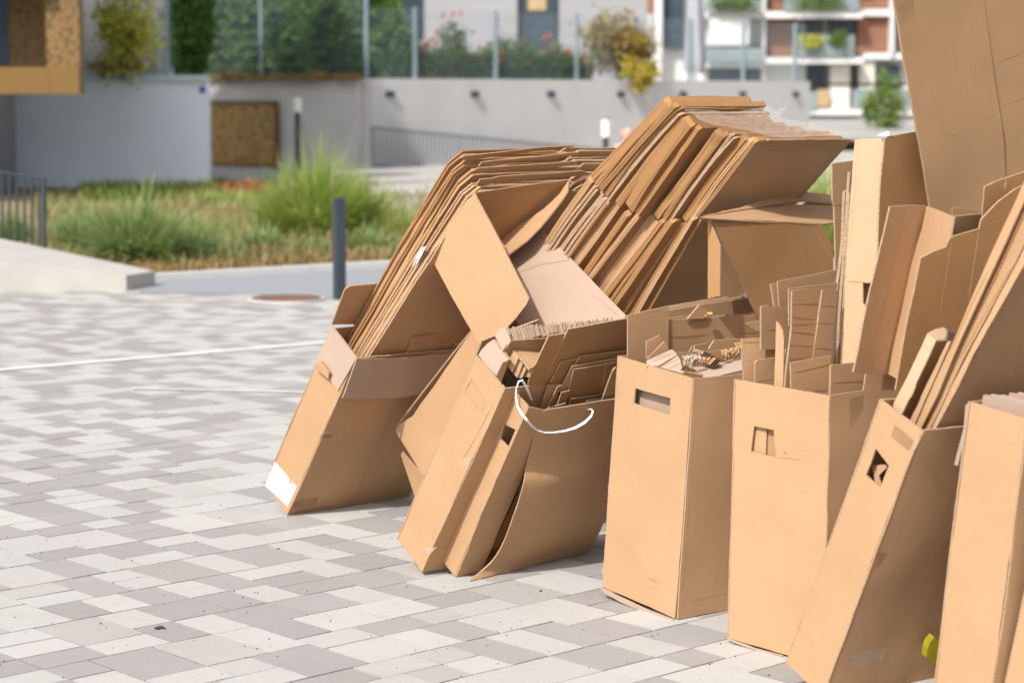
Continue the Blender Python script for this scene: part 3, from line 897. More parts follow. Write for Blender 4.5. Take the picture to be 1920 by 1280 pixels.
for r_ in ((1510, 172, 1531, 205), (1598, 168, 1720, 203), (1495, 66, 1602, 106), (1470, -10, 1610, 20), (1322, 0, 1430, 23), (1322, 90, 1432, 117)): A('balcony_glass', MGLASSB, *r_, 138.4 if r_[0] < 1597 else 139.4, .08)
for r_ in ((1318, 24, 1430, 34), (1318, 118, 1432, 127)): A('floor_slab', MPLAST, *r_, 138.9, 2.0)
A('awning', MPLAST, 1330, 36, 1405, 85, 138.7, .15)
for r_ in ((1325, 12, 1352, 22), (1375, 10, 1405, 22), (1500, 92, 1528, 104), (1560, 90, 1592, 104)): A('planter', MTERRA, *r_, 138.7, .5)

# folded grey parasol on the terrace
p = at(1302, 150, 60)
t = thing('folded_parasol', 'folded grey fabric parasol standing behind the mesh fence', 'parasol', (p[0], 60, 1.9))
mb = MB(); mb.cyl((p[0], 60, 1.87), .03, 3.4, 10); mb.build('pole', MSTEEL, t)
mb = MB(); ring = []; nR, nS = 14, 28
for i_ in range(nR):
    z = 2.15 + i_ * .22; r0 = .26 * (1 - (i_ / nR) * .35) * (.75 if i_ == 0 else 1)
    for q in range(nS):
        r_ = r0 * (1 + .30 * math.sin(q / nS * 2 * math.pi * 5 + i_ * .25))
        ring.append((p[0] + r_ * math.cos(q / nS * 2 * math.pi), 60 + r_ * math.sin(q / nS * 2 * math.pi), z))
mb.add(ring, [(i_ * nS + q, i_ * nS + (q + 1) % nS, (i_ + 1) * nS + (q + 1) % nS, (i_ + 1) * nS + q) for i_ in range(nR - 1) for q in range(nS)], smooth=True)
mb.build('canopy', plain('grey_fabric', (.36, .37, .41), .8, var=.1), t)

# ------------------------------------------------------------------ plants
def leaf_mesh(name, mats, P, Nrm, size, val, parent=None, origin=(0, 0, 0), petals=0):
    """many small folded leaves in one mesh; P points, size and colour value per leaf"""
    n = len(P)
    P = np.asarray(P, float) - np.array(origin, float)
    r0 = np.random.RandomState(len(P) + 3)
    d = r0.normal(size=(n, 3)); d /= np.linalg.norm(d, axis=1)[:, None]
    e = np.cross(d, r0.normal(size=(n, 3))); e /= np.linalg.norm(e, axis=1)[:, None]
    s_ = np.asarray(size)[:, None]
    V = np.stack([P - d * s_, P + e * s_ * .45, P + d * s_, P - e * s_ * .45], 1).reshape(-1, 3)
    me = bpy.data.meshes.new(name)
    me.vertices.add(n * 4); me.vertices.foreach_set('co', V.ravel())
    me.loops.add(n * 4); me.loops.foreach_set('vertex_index', np.arange(n * 4))
    me.polygons.add(n); me.polygons.foreach_set('loop_start', np.arange(n) * 4); me.polygons.foreach_set('loop_total', np.full(n, 4))
    a = me.attributes.new('leafv', 'FLOAT', 'POINT'); a.data.foreach_set('value', np.repeat(np.clip(val, 0, 1), 4))
    me.update(calc_edges=True)
    me.materials.append(mats)
    o = link(name, me, parent)
    return o

def blob(center, rad, n, rs, hollow=.45, clumps=14):
    """leaf positions in clumps through an uneven crown"""
    cs = []
    for _ in range(clumps):
        d = rs.normal(size=3); d /= np.linalg.norm(d)
        cs.append(np.array(d) * rs.uniform(hollow, 1.0) ** .6 * .78)
    cs = np.array(cs)
    k_ = rs.randint(0, clumps, n)
    q = cs[k_] + rs.normal(size=(n, 3)) * .21
    return np.array(center) + q * np.array(rad), rs.uniform(-.18, .18, clumps)[k_]

def bush(name, label, cat, base, center, rad, n, size, mat, seed, group=None, stem=True, clumps=16, bias=0.45, hang=None):
    rs = np.random.RandomState(seed)
    t = thing(name, label, cat, base, group)
    P_, cv = blob(center, rad, n, rs, clumps=clumps)
    if hang is not None:
        P2, c2 = blob(hang[0], hang[1], int(n * .3), rs, clumps=6); P_ = np.vstack([P_, P2]); cv = np.concatenate([cv, c2 + .25])
    v = bias + cv + rs.uniform(-.3, .3, len(P_))
    leaf_mesh('foliage', mat, P_, None, rs.uniform(.7, 1.3, len(P_)) * size, v, t, base)
    if stem:
        mb = MB()
        for q in range(5):
            e = np.array(center) + rs.normal(size=3) * np.array(rad) * .4
            m_ = (np.array(base) + e) / 2 + rs.normal(size=3) * .06
            mb.tube([base, m_, e], [.03, .02, .008], 6)
        mb.build('stems', MBARK, t)
    return t

# hedge on the side wall: several shrubs grown together
hz = [(352, 46, 47.0, .9), (420, 40, 50.5, 1.0), (480, 62, 50.0, .9), (548, 48, 49.0, 1.0), (612, 50, 48.2, 1.0), (672, 45, 47.3, .9), (722, 65, 47.6, .75)]
hw = ['at its left end beside the garden wall', 'behind the left fence post', 'left of its middle', 'in the middle of the hedge', 'right of its middle', 'behind the corner fence post', 'at its right end beside the flowers']
for i_, (x, y, D, s_) in enumerate(hz):
    D += (-.45, -.25, .1, .15, .1, -.25, -.45)[i_]
    c = at(x, y, D)
    bush('hedge_shrub', 'dense green hedge shrub behind the mesh fence, ' + hw[i_], 'hedge shrub', (c[0], c[1], 1.87), (c[0], c[1] + .2, c[2]), (.62 * s_, .6, 1.45 * s_), 6500, .085, ML_HEDGE, 40 + i_, 'shrubs of the green hedge', clumps=34, bias=.42)
c = at(228, 62, 35.7)
bush('climbing_shrub', 'loose yellow green climbing shrub above the bluish garden wall at left', 'shrub', (c[0], c[1], 1.85), (c[0], c[1], c[2] + .05), (.66, .4, .85), 2000, .06, ML_YELLOW, 5, clumps=26, bias=.5)
c = at(190, 132, 35.75)
bush('low_shrub', 'small russet and yellow shrub low on the bluish garden wall', 'shrub', (c[0], c[1], 1.88), (c[0] + .25, c[1], c[2] + .05), (.62, .3, .16), 420, .045, ML_RUSSET, 6, clumps=12)
p, _ = along(1168, off=-.2)
c = at(1165, 82, p[1])
h1 = at(1195, 140, p[1] - .5)
bush('drooping_shrub', 'russet and yellow shrub spilling over the top of the concrete wall', 'shrub', (c[0], c[1], 1.9), c, (.90, .6, .86), 3000, .075, ML_RUSSET, 8, clumps=26, bias=.52, hang=((h1[0], h1[1], h1[2] + .1), (.45, .3, .55)))
rw = ['beside the second fence post', 'tallest of the dark ones', 'right of the tallest dark one', 'in the middle of the row', 'in front of the dark window', 'left of the drooping shrub']
for i_, (x, h, w_, bi) in enumerate(((800, .85, .65, .55), (882, 1.35, .42, .35), (935, .80, .5, .55), (985, .85, .55, .45), (1040, .95, .55, .40), (1095, .75, .5, .45))):
    p, _ = along(x, off=-.5)
    rs = np.random.RandomState(60 + i_)
    t = bush('rose_bush', 'leggy rose bush with red flowers above the concrete wall, ' + rw[i_], 'rose bush', (p[0], p[1], 1.88), (p[0], p[1], 1.9 + h * .5), (w_, .4, h * .62), 1100, .06, ML_ROSE, 60 + i_, 'rose bushes above the wall', clumps=14, bias=bi)
    for q in range(rs.randint(5, 9)):
        fp = (p[0] + rs.uniform(-1, 1) * w_, p[1] - .1, 1.9 + h * rs.uniform(.3, 1.15))
        mb = MB(); mb.tube([(fp[0], fp[1], fp[2] - .05), fp, (fp[0], fp[1], fp[2] + .05)], [.015, .055, .02], 7)
        mb.build('flower', MPETAL, t)

def blades(name, mat, roots, heights, lean, width, vals, parent=None, origin=(0, 0, 0), seed=0):
    rs = np.random.RandomState(seed)
    n = len(roots)
    Pr = np.asarray(roots, float); Hh = np.asarray(heights)[:, None]; Ln = np.asarray(lean, float)
    side = np.stack([-Ln[:, 1], Ln[:, 0], np.zeros(n)], 1); side /= (np.linalg.norm(side, axis=1)[:, None] + 1e-9)
    seg = []
    for s_, wf in ((0, .8), (.4, 1.0), (.75, .7), (1.0, .12)):
        c = Pr + np.concatenate([Ln * (s_ ** 1.9), np.zeros((n, 1))], 1) * 1.0
        c[:, 2] += (Hh[:, 0] * (s_ - .32 * s_ ** 2.6 * np.linalg.norm(Ln, axis=1) / (Hh[:, 0] + 1e-9)))
        seg.append(c - side * width * wf / 2); seg.append(c + side * width * wf / 2)
    V = np.stack(seg, 1).reshape(-1, 3) - np.array(origin, float)
    idx = np.arange(n)[:, None] * 8
    F_ = np.concatenate([idx + np.array([[0, 1, 3, 2]]), idx + np.array([[2, 3, 5, 4]]), idx + np.array([[4, 5, 7, 6]])], 0)
    me = bpy.data.meshes.new(name)
    me.vertices.add(n * 8); me.vertices.foreach_set('co', V.ravel())
    m = len(F_)
    me.loops.add(m * 4); me.loops.foreach_set('vertex_index', F_.ravel())
    me.polygons.add(m); me.polygons.foreach_set('loop_start', np.arange(m) * 4); me.polygons.foreach_set('loop_total', np.full(m, 4))
    a = me.attributes.new('leafv', 'FLOAT', 'POINT'); a.data.foreach_set('value', np.repeat(np.clip(vals, 0, 1), 8))
    me.update(calc_edges=True)
    me.materials.append(mat)
    return link(name, me, parent)

rs = np.random.RandomState(77)
pts = []
for q in range(2600):
    x = rs.uniform(745, 1130); p, _ = along(x, off=rs.uniform(-.9, -.25)); pts.append((p[0], p[1], 1.87))
a_ = rs.uniform(0, 6.28, 2600); h_ = rs.uniform(.3, .95, 2600)
o = blades('terrace_undergrowth', ML_ROSE, pts, h_, np.stack([np.cos(a_), np.sin(a_)], 1) * h_[:, None] * .6, .05, rs.uniform(.1, 1, 2600), None, (0, 0, 0), 4)
tag(o, 'green undergrowth between the rose bushes along the top of the concrete wall', 'undergrowth'); o['kind'] = 'stuff'
pts = []
for q in range(1500):
    x = rs.uniform(400, 688); p, _ = along(x, CORNER, LEFT, 0); pts.append((p[0] - .1, p[1] - rs.uniform(-.2, .35), 1.87))
a_ = rs.uniform(0, 6.28, 1500); h_ = rs.uniform(.05, .20, 1500) + .28 * np.array([max(0, mnoise.noise((q[0] * 1.3, q[1] * .7, 5))) for q in pts])
o = blades('terrace_dry_grass', ML_STRAW, pts, h_, np.stack([np.cos(a_), np.sin(a_)], 1) * h_[:, None] * .6, .05, rs.uniform(.1, 1, 1500), None, (0, 0, 0), 5)
tag(o, 'dry orange grass at the foot of the hedge along the side wall', 'dry grass'); o['kind'] = 'stuff'
# young tree and balcony greenery by the apartments
c = at(1660, 205, 100)
t = bush('young_tree', 'slender young green tree in front of the white apartment building', 'tree', (c[0], 100, -.05), (c[0], 100, c[2] + .1), (1.05, .9, 1.5), 1600, .13, ML_TREE, 21, clumps=16, bias=.6)
for i_, (x0, x1, y) in enumerate(((1496, 1545, 78), (1553, 1600, 74), (1480, 1600, 2), (1330, 1425, 10))):
    a, b_ = at(x0, y, 138.1), at(x1, y, 138.1)
    lab = ['yellow green balcony plants in the left half of the planted balcony', 'tall green balcony plants in the right half of the planted balcony', 'green plants along the topmost visible balcony', 'green and red plants on the balcony above the white awning'][i_]
    bush('balcony_plant', lab, 'balcony plant', ((a[0] + b_[0]) / 2, 138.1, a[2] - .7), ((a[0] + b_[0]) / 2, 138.1, a[2]), ((b_[0] - a[0]) / 2, .4, .55), 420, .14, [ML_YELLOW, ML_TREE, ML_TREE, ML_ROSE][i_], 70 + i_, stem=False, bias=.5)

# ornamental grasses and bed cover
def clump(x, y, h, w_, n, mat, seed, label, bias=.4, width=.012):
    n = int(n * .62)
    b0 = ground(x, y)
    rs = np.random.RandomState(seed)
    t = thing('ornamental_grass', label, 'grass clump', (b0[0], b0[1], .03), 'ornamental grasses in the bed')
    ang = rs.uniform(0, 2 * math.pi, n); rr = np.sqrt(rs.uniform(0, 1, n))
    roots = np.stack([b0[0] + np.cos(ang) * rr * w_ * .42, b0[1] + np.sin(ang) * rr * w_ * .42, np.full(n, .02)], 1)
    dr = ang + rs.normal(0, .8, n)
    ln = np.stack([np.cos(dr), np.sin(dr)], 1) * ((rr * .8 + .15) * w_ * rs.gamma(3.0, .30, n))[:, None]
    hh = h * np.clip(rs.normal(.78, .26, n), .2, 1.4) * (1 - .30 * rr)
    blades('blades', mat, roots, hh, ln, width, bias + rs.uniform(-.45, .4, n), t, (b0[0], b0[1], .03), seed)
for a_ in ((262, 500, .74, .74, 2300, ML_GREY, 1, 'big round blue green grass clump near the left kerb', .62),
           (165, 470, .48, .55, 1100, ML_GREY, 2, 'grass clump behind the big blue green one at left', .5),
           (352, 488, .50, .55, 1200, ML_GREY, 3, 'grass clump right of the big blue green one', .6),
           (600, 450, 1.05, .80, 2600, ML_GRASS, 4, 'tall bright green fountain grass behind the bollard', .66),
           (532, 440, .78, .6, 1300, ML_GRASS, 5, 'bright grass clump at the left foot of the tall fountain grass', .6),
           (675, 442, .75, .62, 1300, ML_GRASS, 6, 'bright grass clump between the bollard and the left pile', .62),
           (492, 478, .36, .35, 500, ML_GREY, 7, 'small pale grass tuft beside bare soil in the bed', .65),
           (690, 478, .36, .45, 650, ML_GREY, 8, 'low grass tuft right of the bollard', .6),
           (752, 452, .50, .56, 500, ML_GRASS, 9, 'light green grass with long blades against the leaning pile', .95),
           (585, 486, .28, .35, 450, ML_GREY, 10, 'low grass tuft left of the bollard', .6),
           (1552, 470, 1.0, .5, 1200, ML_GRASS, 12, 'grass glimpsed between the cardboard behind the open carton', .8),
           (20, 455, .40, .5, 800, ML_GREY, 13, 'grass clump behind the dark railing at left', .5)):
    clump(*a_)

c = ground(452, 372)
bush('red_ground_plant', 'low reddish flowering plant at the back of the planting bed', 'plant', (c[0], c[1], .03), (c[0], c[1], .16), (.42, .5, .13), 420, .035, leafmat('reddish_leaf', [(.20, .22, .06), (.50, .12, .07), (.62, .20, .12)]), 90, stem=False, bias=.6)
def cover(name, mat, n, seed, region, hmin, hmax, width, bias, label):
    rs = np.random.RandomState(seed)
    out = []
    while len(out) < n:
        x, y = rs.uniform(*region[0]), rs.uniform(*region[1])
        p = ground(x, y)
        if in_poly((p[0], p[1]), bed) and mnoise.noise((p[0] * .8 + seed, p[1] * .35, 0)) > region[2]: out.append((p[0], p[1], .02))
    a = rs.uniform(0, 2 * math.pi, n)
    h = rs.uniform(hmin, hmax, n)
    o = blades(name, mat, out, h, np.stack([np.cos(a), np.sin(a)], 1) * h[:, None] * rs.uniform(.2, 1.1, n)[:, None], width, bias + rs.uniform(-.5, .5, n), None, (0, 0, 0), seed)
    tag(o, label, 'ground cover'); o['kind'] = 'stuff'
cover('ground_cover', ML_COVER, 6500, 1, ((60, 800), (345, 510), -.15), .05, .22, .02, .5, 'mixed low green and brown ground cover filling the planting bed')
cover('dry_grass', ML_STRAW, 4500, 2, ((220, 790), (478, 526), -.6), .03, .14, .014, .5, 'dry straw coloured grass along the front edge of the bed')
cover('mixed_grass', ML_GREY, 1700, 7, ((90, 790), (370, 505), .05), .08, .30, .014, .6, 'soft green grass mixed through the planting bed')
cover('low_greenery', ML_GRASS, 2600, 3, ((150, 480), (346, 385), -.1), .06, .25, .02, .6, 'fresh green low planting at the back of the bed')
# ------------------------------------------------------------------ cardboard boxes standing in a row
TH = .0055
def side_plane(F, a, off=0.0):
    return F.w((-off, a, 0)), -F.M[:, 1], F.M[:, 2]
def wide_plane(F, off=0.0):
    return F.w((0, -off, 0)), F.M[:, 0], F.M[:, 2]

def carton(label, F, a, b_, h, tint, side_holes=(), side_creases=(), wide_creases=(), wide=True, far=True, warp=.004, hfar=None, side_poly=None, seed=1.0):
    t = thing('cardboard_box', label, 'cardboard box', group='open cardboard boxes standing in a row', mat=F.mat())
    ex, ey, ez = F.M[:, 0], F.M[:, 1], F.M[:, 2]
    def pan(nm, O, X, Y, poly, holes=(), creases=(), w_=warp, face=MK, lab=None, sd=0.0):
        mb = MB(); sheet(mb, poly, O, X, Y, th=TH, holes=holes, creases=creases, warp=w_, step=.05, seed=seed + sd, uvrot=False)
        o = mb.build(nm, km(face), t, tint=tint)
        return o
    sp = side_plane(F, a)
    pan('side_panel', *sp, side_poly or [(TH, 0), (a - TH, 0), (a - TH, h), (TH, h)], [[(min(max(x, .016), a - .016), y) for x, y in to2d(sp, pxs(*q))] for q in side_holes],
        [(to2d(sp, pxs(c[0], c[1])), *c[2:]) for c in side_creases], w_=warp * .5, sd=.1)
    if wide:
        wp = wide_plane(F)
        pan('wide_panel', *wp, [(0, 0), (b_, 0), (b_, h), (0, h)], (), list(wide_creases), sd=.2)
    pan('wide_panel', F.w((b_, a, 0)), -ex, ez, [(0, 0), (b_, 0), (b_, h), (0, h)], w_=warp * .5, sd=.3)
    if far: pan('side_panel', F.w((b_, 0, 0)), ey, ez, [(TH, 0), (a - TH, 0), (a - TH, hfar or h), (TH, hfar or h)], sd=.4)
    pan('bottom_panel', F.w((TH, a - TH, .003)), ex, -ey, [(0, 0), (b_ - 2 * TH, 0), (b_ - 2 * TH, a - 2 * TH), (0, a - 2 * TH)], w_=.0005, sd=.5)
    return t

# box at the far left, packed with the first leaning pile
a1, b1, h1 = .18, .596, .771
BOX1 = carton('leftmost leaning box of the row with a white label and folded out front flap', F1, a1, b1, h1, .5,
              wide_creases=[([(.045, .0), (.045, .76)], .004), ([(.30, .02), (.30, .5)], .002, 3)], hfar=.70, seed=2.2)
sp = side_plane(F1, a1, .0012)
S('paper_label', sp, 'a', [(90, 985), (195, 1105), (152, 1200), (38, 1092)], .0004, BOX1, [MLABEL, MLABEL, MINK, MINK], warp=0, rough=0, clampx=(.006, a1 - .004),
  creases=[('a', [(92, 1010), (165, 1098)], .0016), ('a', [(84, 1024), (135, 1086)], .0016), ('a', [(74, 1046), (140, 1126)], .0016), ('a', [(66, 1062), (118, 1124)], .0016), ('a', [(62, 1080), (90, 1114)], .0012)])
pl = px_plane(F1, 'x', -.008)
S('side_flap', pl, 'a', [(362, 335), (482, 487), (390, 645), (283, 508)], TH, BOX1, km(MKP), .6, warp=.003, holes=[('a', [(316, 505), (368, 572), (350, 592), (312, 540)])])
S('cut_tab', px_plane(F1, 'x', -.020), 'a', [(312, 505), (350, 555), (346, 590), (285, 535)], .004, BOX1, None, .5)
A_, B_, C_ = F1.w((.0, -.009, h1 + .001)), F1.w((.6, -.009, h1 + .001)), F1.w((.0, -.055, h1 - .19))
X_ = (B_ - A_) / np.linalg.norm(B_ - A_); n_ = np.cross(X_, C_ - A_); n_ /= np.linalg.norm(n_)
if n_ @ (CAM - A_) < 0: n_ = -n_
plf = (A_, X_, np.cross(n_, X_))
S('front_flap', plf, 'a', [(482, 489), (720, 488), (985, 463), (930, 545), (845, 658), (655, 681), (414, 680)], TH, BOX1, km(MKP), .1, warp=.006, creases=[('a', [(486, 494), (972, 470)], .004)])
S('back_flap', px_plane(F1, 'y', .176), 'a', [(366, 330), (430, 160), (455, 146), (590, 131), (640, 200), (600, 330), (500, 330)], TH, BOX1, None, .45, warp=.005)
S('clear_tape', wide_plane(F1, .0015), 'a', [(312, 862), (475, 826), (480, 858), (306, 878)], .0002, BOX1, [MTAPE] * 3, warp=.001)
S('clear_tape', wide_plane(F1, .0015), 'a', [(300, 870), (345, 830), (360, 846), (312, 872)], .0002, BOX1, [MTAPEW] * 3, warp=.001)
S('clear_tape', wide_plane(F1, .0015), 'a', [(185, 1178), (300, 1155), (292, 1195), (172, 1215)], .0002, BOX1, [MTAPE] * 3, warp=.001)

# box lying behind, between the first and second boxes
OB = W0.hit((797, 893), 'x', .29)
F1B = Frame(OB, 42, 47)
t = thing('cardboard_box', 'tilted box with hanging bottom flap squeezed between the leftmost box and the next', 'cardboard box', group='open cardboard boxes standing in a row', mat=F1B.mat())
sp = side_plane(F1B, .0)
S('side_panel', sp, 'a', [(665, 838), (680, 812), (752, 766), (1042, 352), (1130, 430), (960, 760), (806, 1052), (790, 1040)], TH, t, None, .55, warp=.004, creases=[('a', [(748, 772), (768, 920), (800, 1040)], .003)])
S('wide_panel', wide_plane(F1B, .0), 'w', [(797, 893), (905, 640), (1010, 600), (960, 860)], TH, t, None, .4)
S('bottom_flap', pt_plane((752, 862, OB[1] + .10), (792, 893, OB[1] + .01), (772, 948, OB[1] + .05)), 'a', [(700, 955), (712, 935), (800, 1052), (830, 1100), (775, 1190), (745, 1165), (722, 1090), (708, 1010)], TH, t, None, .3, curl=lambda p: .02 * math.sin(p[1] * 14))
mb = MB(); sheet(mb, [(0, 0), (.5, 0), (.5, .77), (0, .77)], F1B.w((.5, .24, 0)), -F1B.M[:, 0], F1B.M[:, 2]); mb.build('wide_panel', km(MK), t)

# second box: narrow, with its handle still closed
a2, b2_, h2 = .176, .6, .776
BOX2 = carton('second box from left, leaning narrow box with unopened handle outline, full of upright dividers', F2, a2, b2_, h2, .62,
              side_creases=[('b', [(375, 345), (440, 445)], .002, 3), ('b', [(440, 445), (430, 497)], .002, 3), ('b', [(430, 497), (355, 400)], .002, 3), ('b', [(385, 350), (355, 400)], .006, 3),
                            ('b', [(478, 452), (432, 520)], .007), ('b', [(474, 458), (405, 600)], .003, 3), ('b', [(405, 600), (345, 700)], .003, 3), ('b', [(520, 400), (200, 1110)], .0025)],
              wide_creases=[([(.006, .0), (.006, .77)], .004)], seed=5.1)
S('clear_tape', side_plane(F2, a2, .0012), 'b', [(330, 698), (382, 690), (366, 738), (322, 722)], .0002, BOX2, [MTAPEW] * 3, warp=.001)
S('clear_tape', side_plane(F2, a2, .0012), 'b', [(160, 1088), (232, 1082), (196, 1120), (158, 1105)], .0002, BOX2, [MTAPEW] * 3, warp=.001)

# third box: torn corner, bulging front
F3 = Frame(F3O, *F3A)
BOX3 = carton('third box from left, leaning box with torn open corner, bulging front and square hand hole', F3, F3D[0], F3D[1], F3D[2], .55, wide=False,
              side_holes=[('b', [(522, 545), (548, 560), (600, 603), (590, 640), (570, 665), (540, 648), (505, 612)])], seed=7.7,
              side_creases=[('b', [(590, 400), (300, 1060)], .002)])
S('hole_flap', pt_plane((938, 790, F3O[1] + .0), (976, 822, F3O[1] - .06), (962, 790, F3O[1] - .02)), 'b', [(508, 503), (540, 535), (596, 590), (600, 608), (520, 560), (515, 530)], TH, BOX3, None, .7)
wp3 = wide_plane(F3)
tc2 = to2d(wp3, pxs('b', [(699, 487), (668, 570), (645, 660), (624, 735), (603, 790), (572, 860), (545, 920), (510, 990), (474, 1080), (445, 1140), (414, 1206)]))
mb = MB(); sheet(mb, [(0, F3D[2])] + [(max(x, .004), max(z, .002)) for x, z in tc2] + [(0, .002)], *wp3, th=TH, rough=.002, warp=.003)
mb.build('torn_corner', km(MK), BOX3, tint=.75)
def front3():
    L = [(700, 487), (668, 570), (642, 660), (622, 735), (612, 800), (590, 880), (562, 960), (525, 1060), (478, 1140), (425, 1190), (378, 1231)]
    bul = [.002, .003, .005, .012, .036, .046, .052, .05, .044, .03, .0]
    g0 = ground(*pxs('b', [(376, 1232)])[0], .002)
    rows = []
    n = len(L); nc = 16
    for i_, (q, bl) in enumerate(zip(L, bul)):
        s_ = i_ / (n - 1)
        p = pxs('b', [q])[0]
        P = F3.hit(p, 'y', -bl)
        if i_ == n - 1: P = g0
        if i_ == n - 2: P = (F3.hit(p, 'y', -.03) + ground(*p, .03)) / 2
        z = F3D[2] * (1 - s_)
        Q = F3.w((F3D[1], -.004, z))
        row = []
        for k_ in range(nc + 1):
            u_ = k_ / nc
            X_ = P * (1 - u_) + Q * u_
            X_ = X_ - F3.M[:, 1] * (.035 * math.sin(math.pi * u_) * math.sin(math.pi * min(1, s_ * 1.05)) + .002 * mnoise.noise((u_ * 6, s_ * 6, 2)))
            if X_[2] < .003: X_[2] = .003
            row.append(X_)
        rows.append(row)
    mb = MB()
    # smooth the rows with extra in-between steps
    R2 = []
    for i_ in range(n - 1):
        for e in range(4):
            f_ = e / 4
            p0_, p1_, p2_, p3_ = rows[max(i_ - 1, 0)], rows[i_], rows[i_ + 1], rows[min(i_ + 2, n - 1)]
            R2.append([.5 * ((2 * b) + (-a + c) * f_ + (2 * a - 5 * b + 4 * c - d) * f_ ** 2 + (-a + 3 * b - 3 * c + d) * f_ ** 3) for a, b, c, d in zip(p0_, p1_, p2_, p3_)])
    R2.append(rows[-1])
    V = [p for r_ in R2 for p in r_]; m = nc + 1
    uv = [(k_ / nc * .6, 1 - i_ / len(R2) * .8) for i_ in range(len(R2)) for k_ in range(m)]
    fs = [(i_ * m + k_, (i_ + 1) * m + k_, (i_ + 1) * m + k_ + 1, i_ * m + k_ + 1) for i_ in range(len(R2) - 1) for k_ in range(nc)]
    mb.add(V, fs, 0, uv, True)
    Bk = [p + F3.M[:, 1] * .005 for p in V]
    mb.add(Bk, [f[::-1] for f in fs], 0, uv, True)
    ed = [i_ * m for i_ in range(len(R2))]
    rv, rf = [], []
    for x, y in list(zip(ed[:-1], ed[1:])) + [(k_ + 1, k_) for k_ in range(nc)]:
        k_ = len(rv); rv += [V[x], V[y], Bk[y], Bk[x]]; rf.append((k_, k_ + 1, k_ + 2, k_ + 3))
    mb.add(rv, rf, 1)
    mb.build('wide_panel', km(MK), BOX3, tint=.5)
front3()
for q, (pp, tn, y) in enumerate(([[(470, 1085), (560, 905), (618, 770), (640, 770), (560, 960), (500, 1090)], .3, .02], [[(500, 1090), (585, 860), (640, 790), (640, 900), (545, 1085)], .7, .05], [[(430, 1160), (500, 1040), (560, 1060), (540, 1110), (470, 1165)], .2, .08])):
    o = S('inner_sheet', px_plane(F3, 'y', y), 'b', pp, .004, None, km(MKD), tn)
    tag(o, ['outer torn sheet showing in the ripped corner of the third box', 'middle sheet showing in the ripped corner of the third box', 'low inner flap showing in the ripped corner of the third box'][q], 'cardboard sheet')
# white strap hanging over the third box
def strap():
    P2 = [(650, 452), (636, 420), (622, 385), (603, 343), (588, 352), (574, 392), (572, 430), (580, 470), (600, 503), (625, 530), (645, 556), (668, 577), (700, 586), (740, 583), (790, 578), (838, 564), (880, 540), (908, 510), (917, 488), (906, 480), (892, 478), (878, 492), (868, 515)]
    c = F3.M[:, 1]
    mb = MB(); rows = []
    for i_, q in enumerate(P2):
        p = pxs('b', [q])[0]
        off = .05 if i_ < 3 else (-.004 if i_ < 12 else -.012 - .03 * math.sin(math.pi * (i_ - 12) / 8))
        if i_ >= len(P2) - 2: off = .05
        rows.append(F3.hit(p, 'y', off - (.02 if 8 < i_ < len(P2) - 2 else 0)) if i_ > 8 or i_ < 3 else F3.hit(p, 'x', -.022))
    rows = [np.array(r_) for r_ in rows]
    rows = [(rows[max(i_ - 1, 0)] + 2 * rows[i_] + rows[min(i_ + 1, len(rows) - 1)]) / 4 for i_ in range(len(rows))]
    V, fs = [], []
    for i_, r_ in enumerate(rows):
        tg = rows[min(i_ + 1, len(rows) - 1)] - rows[max(i_ - 1, 0)]; tg = tg / np.linalg.norm(tg)
        vw = CAM - r_; vw = vw / np.linalg.norm(vw)
        sd = np.cross(tg, vw); sd = sd / np.linalg.norm(sd)
        nr = np.cross(sd, tg)
        w_ = .0044 * (.75 + .25 * math.sin(i_ * .9))
        V += [r_ - sd * w_, r_ + sd * w_, r_ + sd * w_ - nr * .002, r_ - sd * w_ - nr * .002]
    for i_ in range(len(rows) - 1):
        for k_ in range(4): fs.append((i_ * 4 + k_, i_ * 4 + (k_ + 1) % 4, (i_ + 1) * 4 + (k_ + 1) % 4, (i_ + 1) * 4 + k_))
    mb.add(V, fs, 0, None, False)
    o = mb.build('plastic_strap', MWHITE)
    tag(o, 'white plastic strap looped over the rim of the third box', 'strap')
strap()

# fourth box: upright with a long hand slot
a4, b4_, h4 = .372, .6, .750
BOX4 = carton('fourth box from left, nearly upright wide box with a long open hand slot', F4, a4, b4_, h4, .78,
              side_holes=[('c', [(177, 363), (240, 382), (306, 400), (303, 460), (240, 440), (173, 418)])], seed=9.4,
              side_creases=[('c', [(226, 1054), (258, 1066)], .004, 3), ('c', [(228, 1076), (256, 1080)], .006)], wide_creases=[([(.03, .05), (.55, .075)], .0025), ([(.008, .0), (.008, .74)], .004)], hfar=.70)
S('inner_sheet', px_plane(F4, 'x', .030), 'c', [(165, 350), (325, 392), (322, 480), (160, 436)], .004, BOX4, km(MKP), .1)
S('bottom_flap', px_plane(F4, 'x', -.012), 'c', [(50, 1088), (150, 1134), (250, 1178), (318, 1206), (290, 1204), (210, 1178), (120, 1140), (62, 1106)], .004, BOX4, km(MKP), .5)
S('clear_tape', side_plane(F4, a4, .0012), 'c', [(76, 712), (108, 752), (132, 742), (128, 792), (82, 770)], .0002, BOX4, [MTAPEW] * 3, warp=.001)
S('clear_tape', side_plane(F4, a4, .0012), 'c', [(108, 425), (182, 448), (180, 490), (104, 462)], .0002, BOX4, [MTAPE] * 3, warp=.001)
S('clear_tape', side_plane(F4, a4, .0012), 'c', [(55, 1010), (78, 1045), (66, 1052), (54, 1030)], .0002, BOX4, [MTAPEW] * 3, warp=.001)

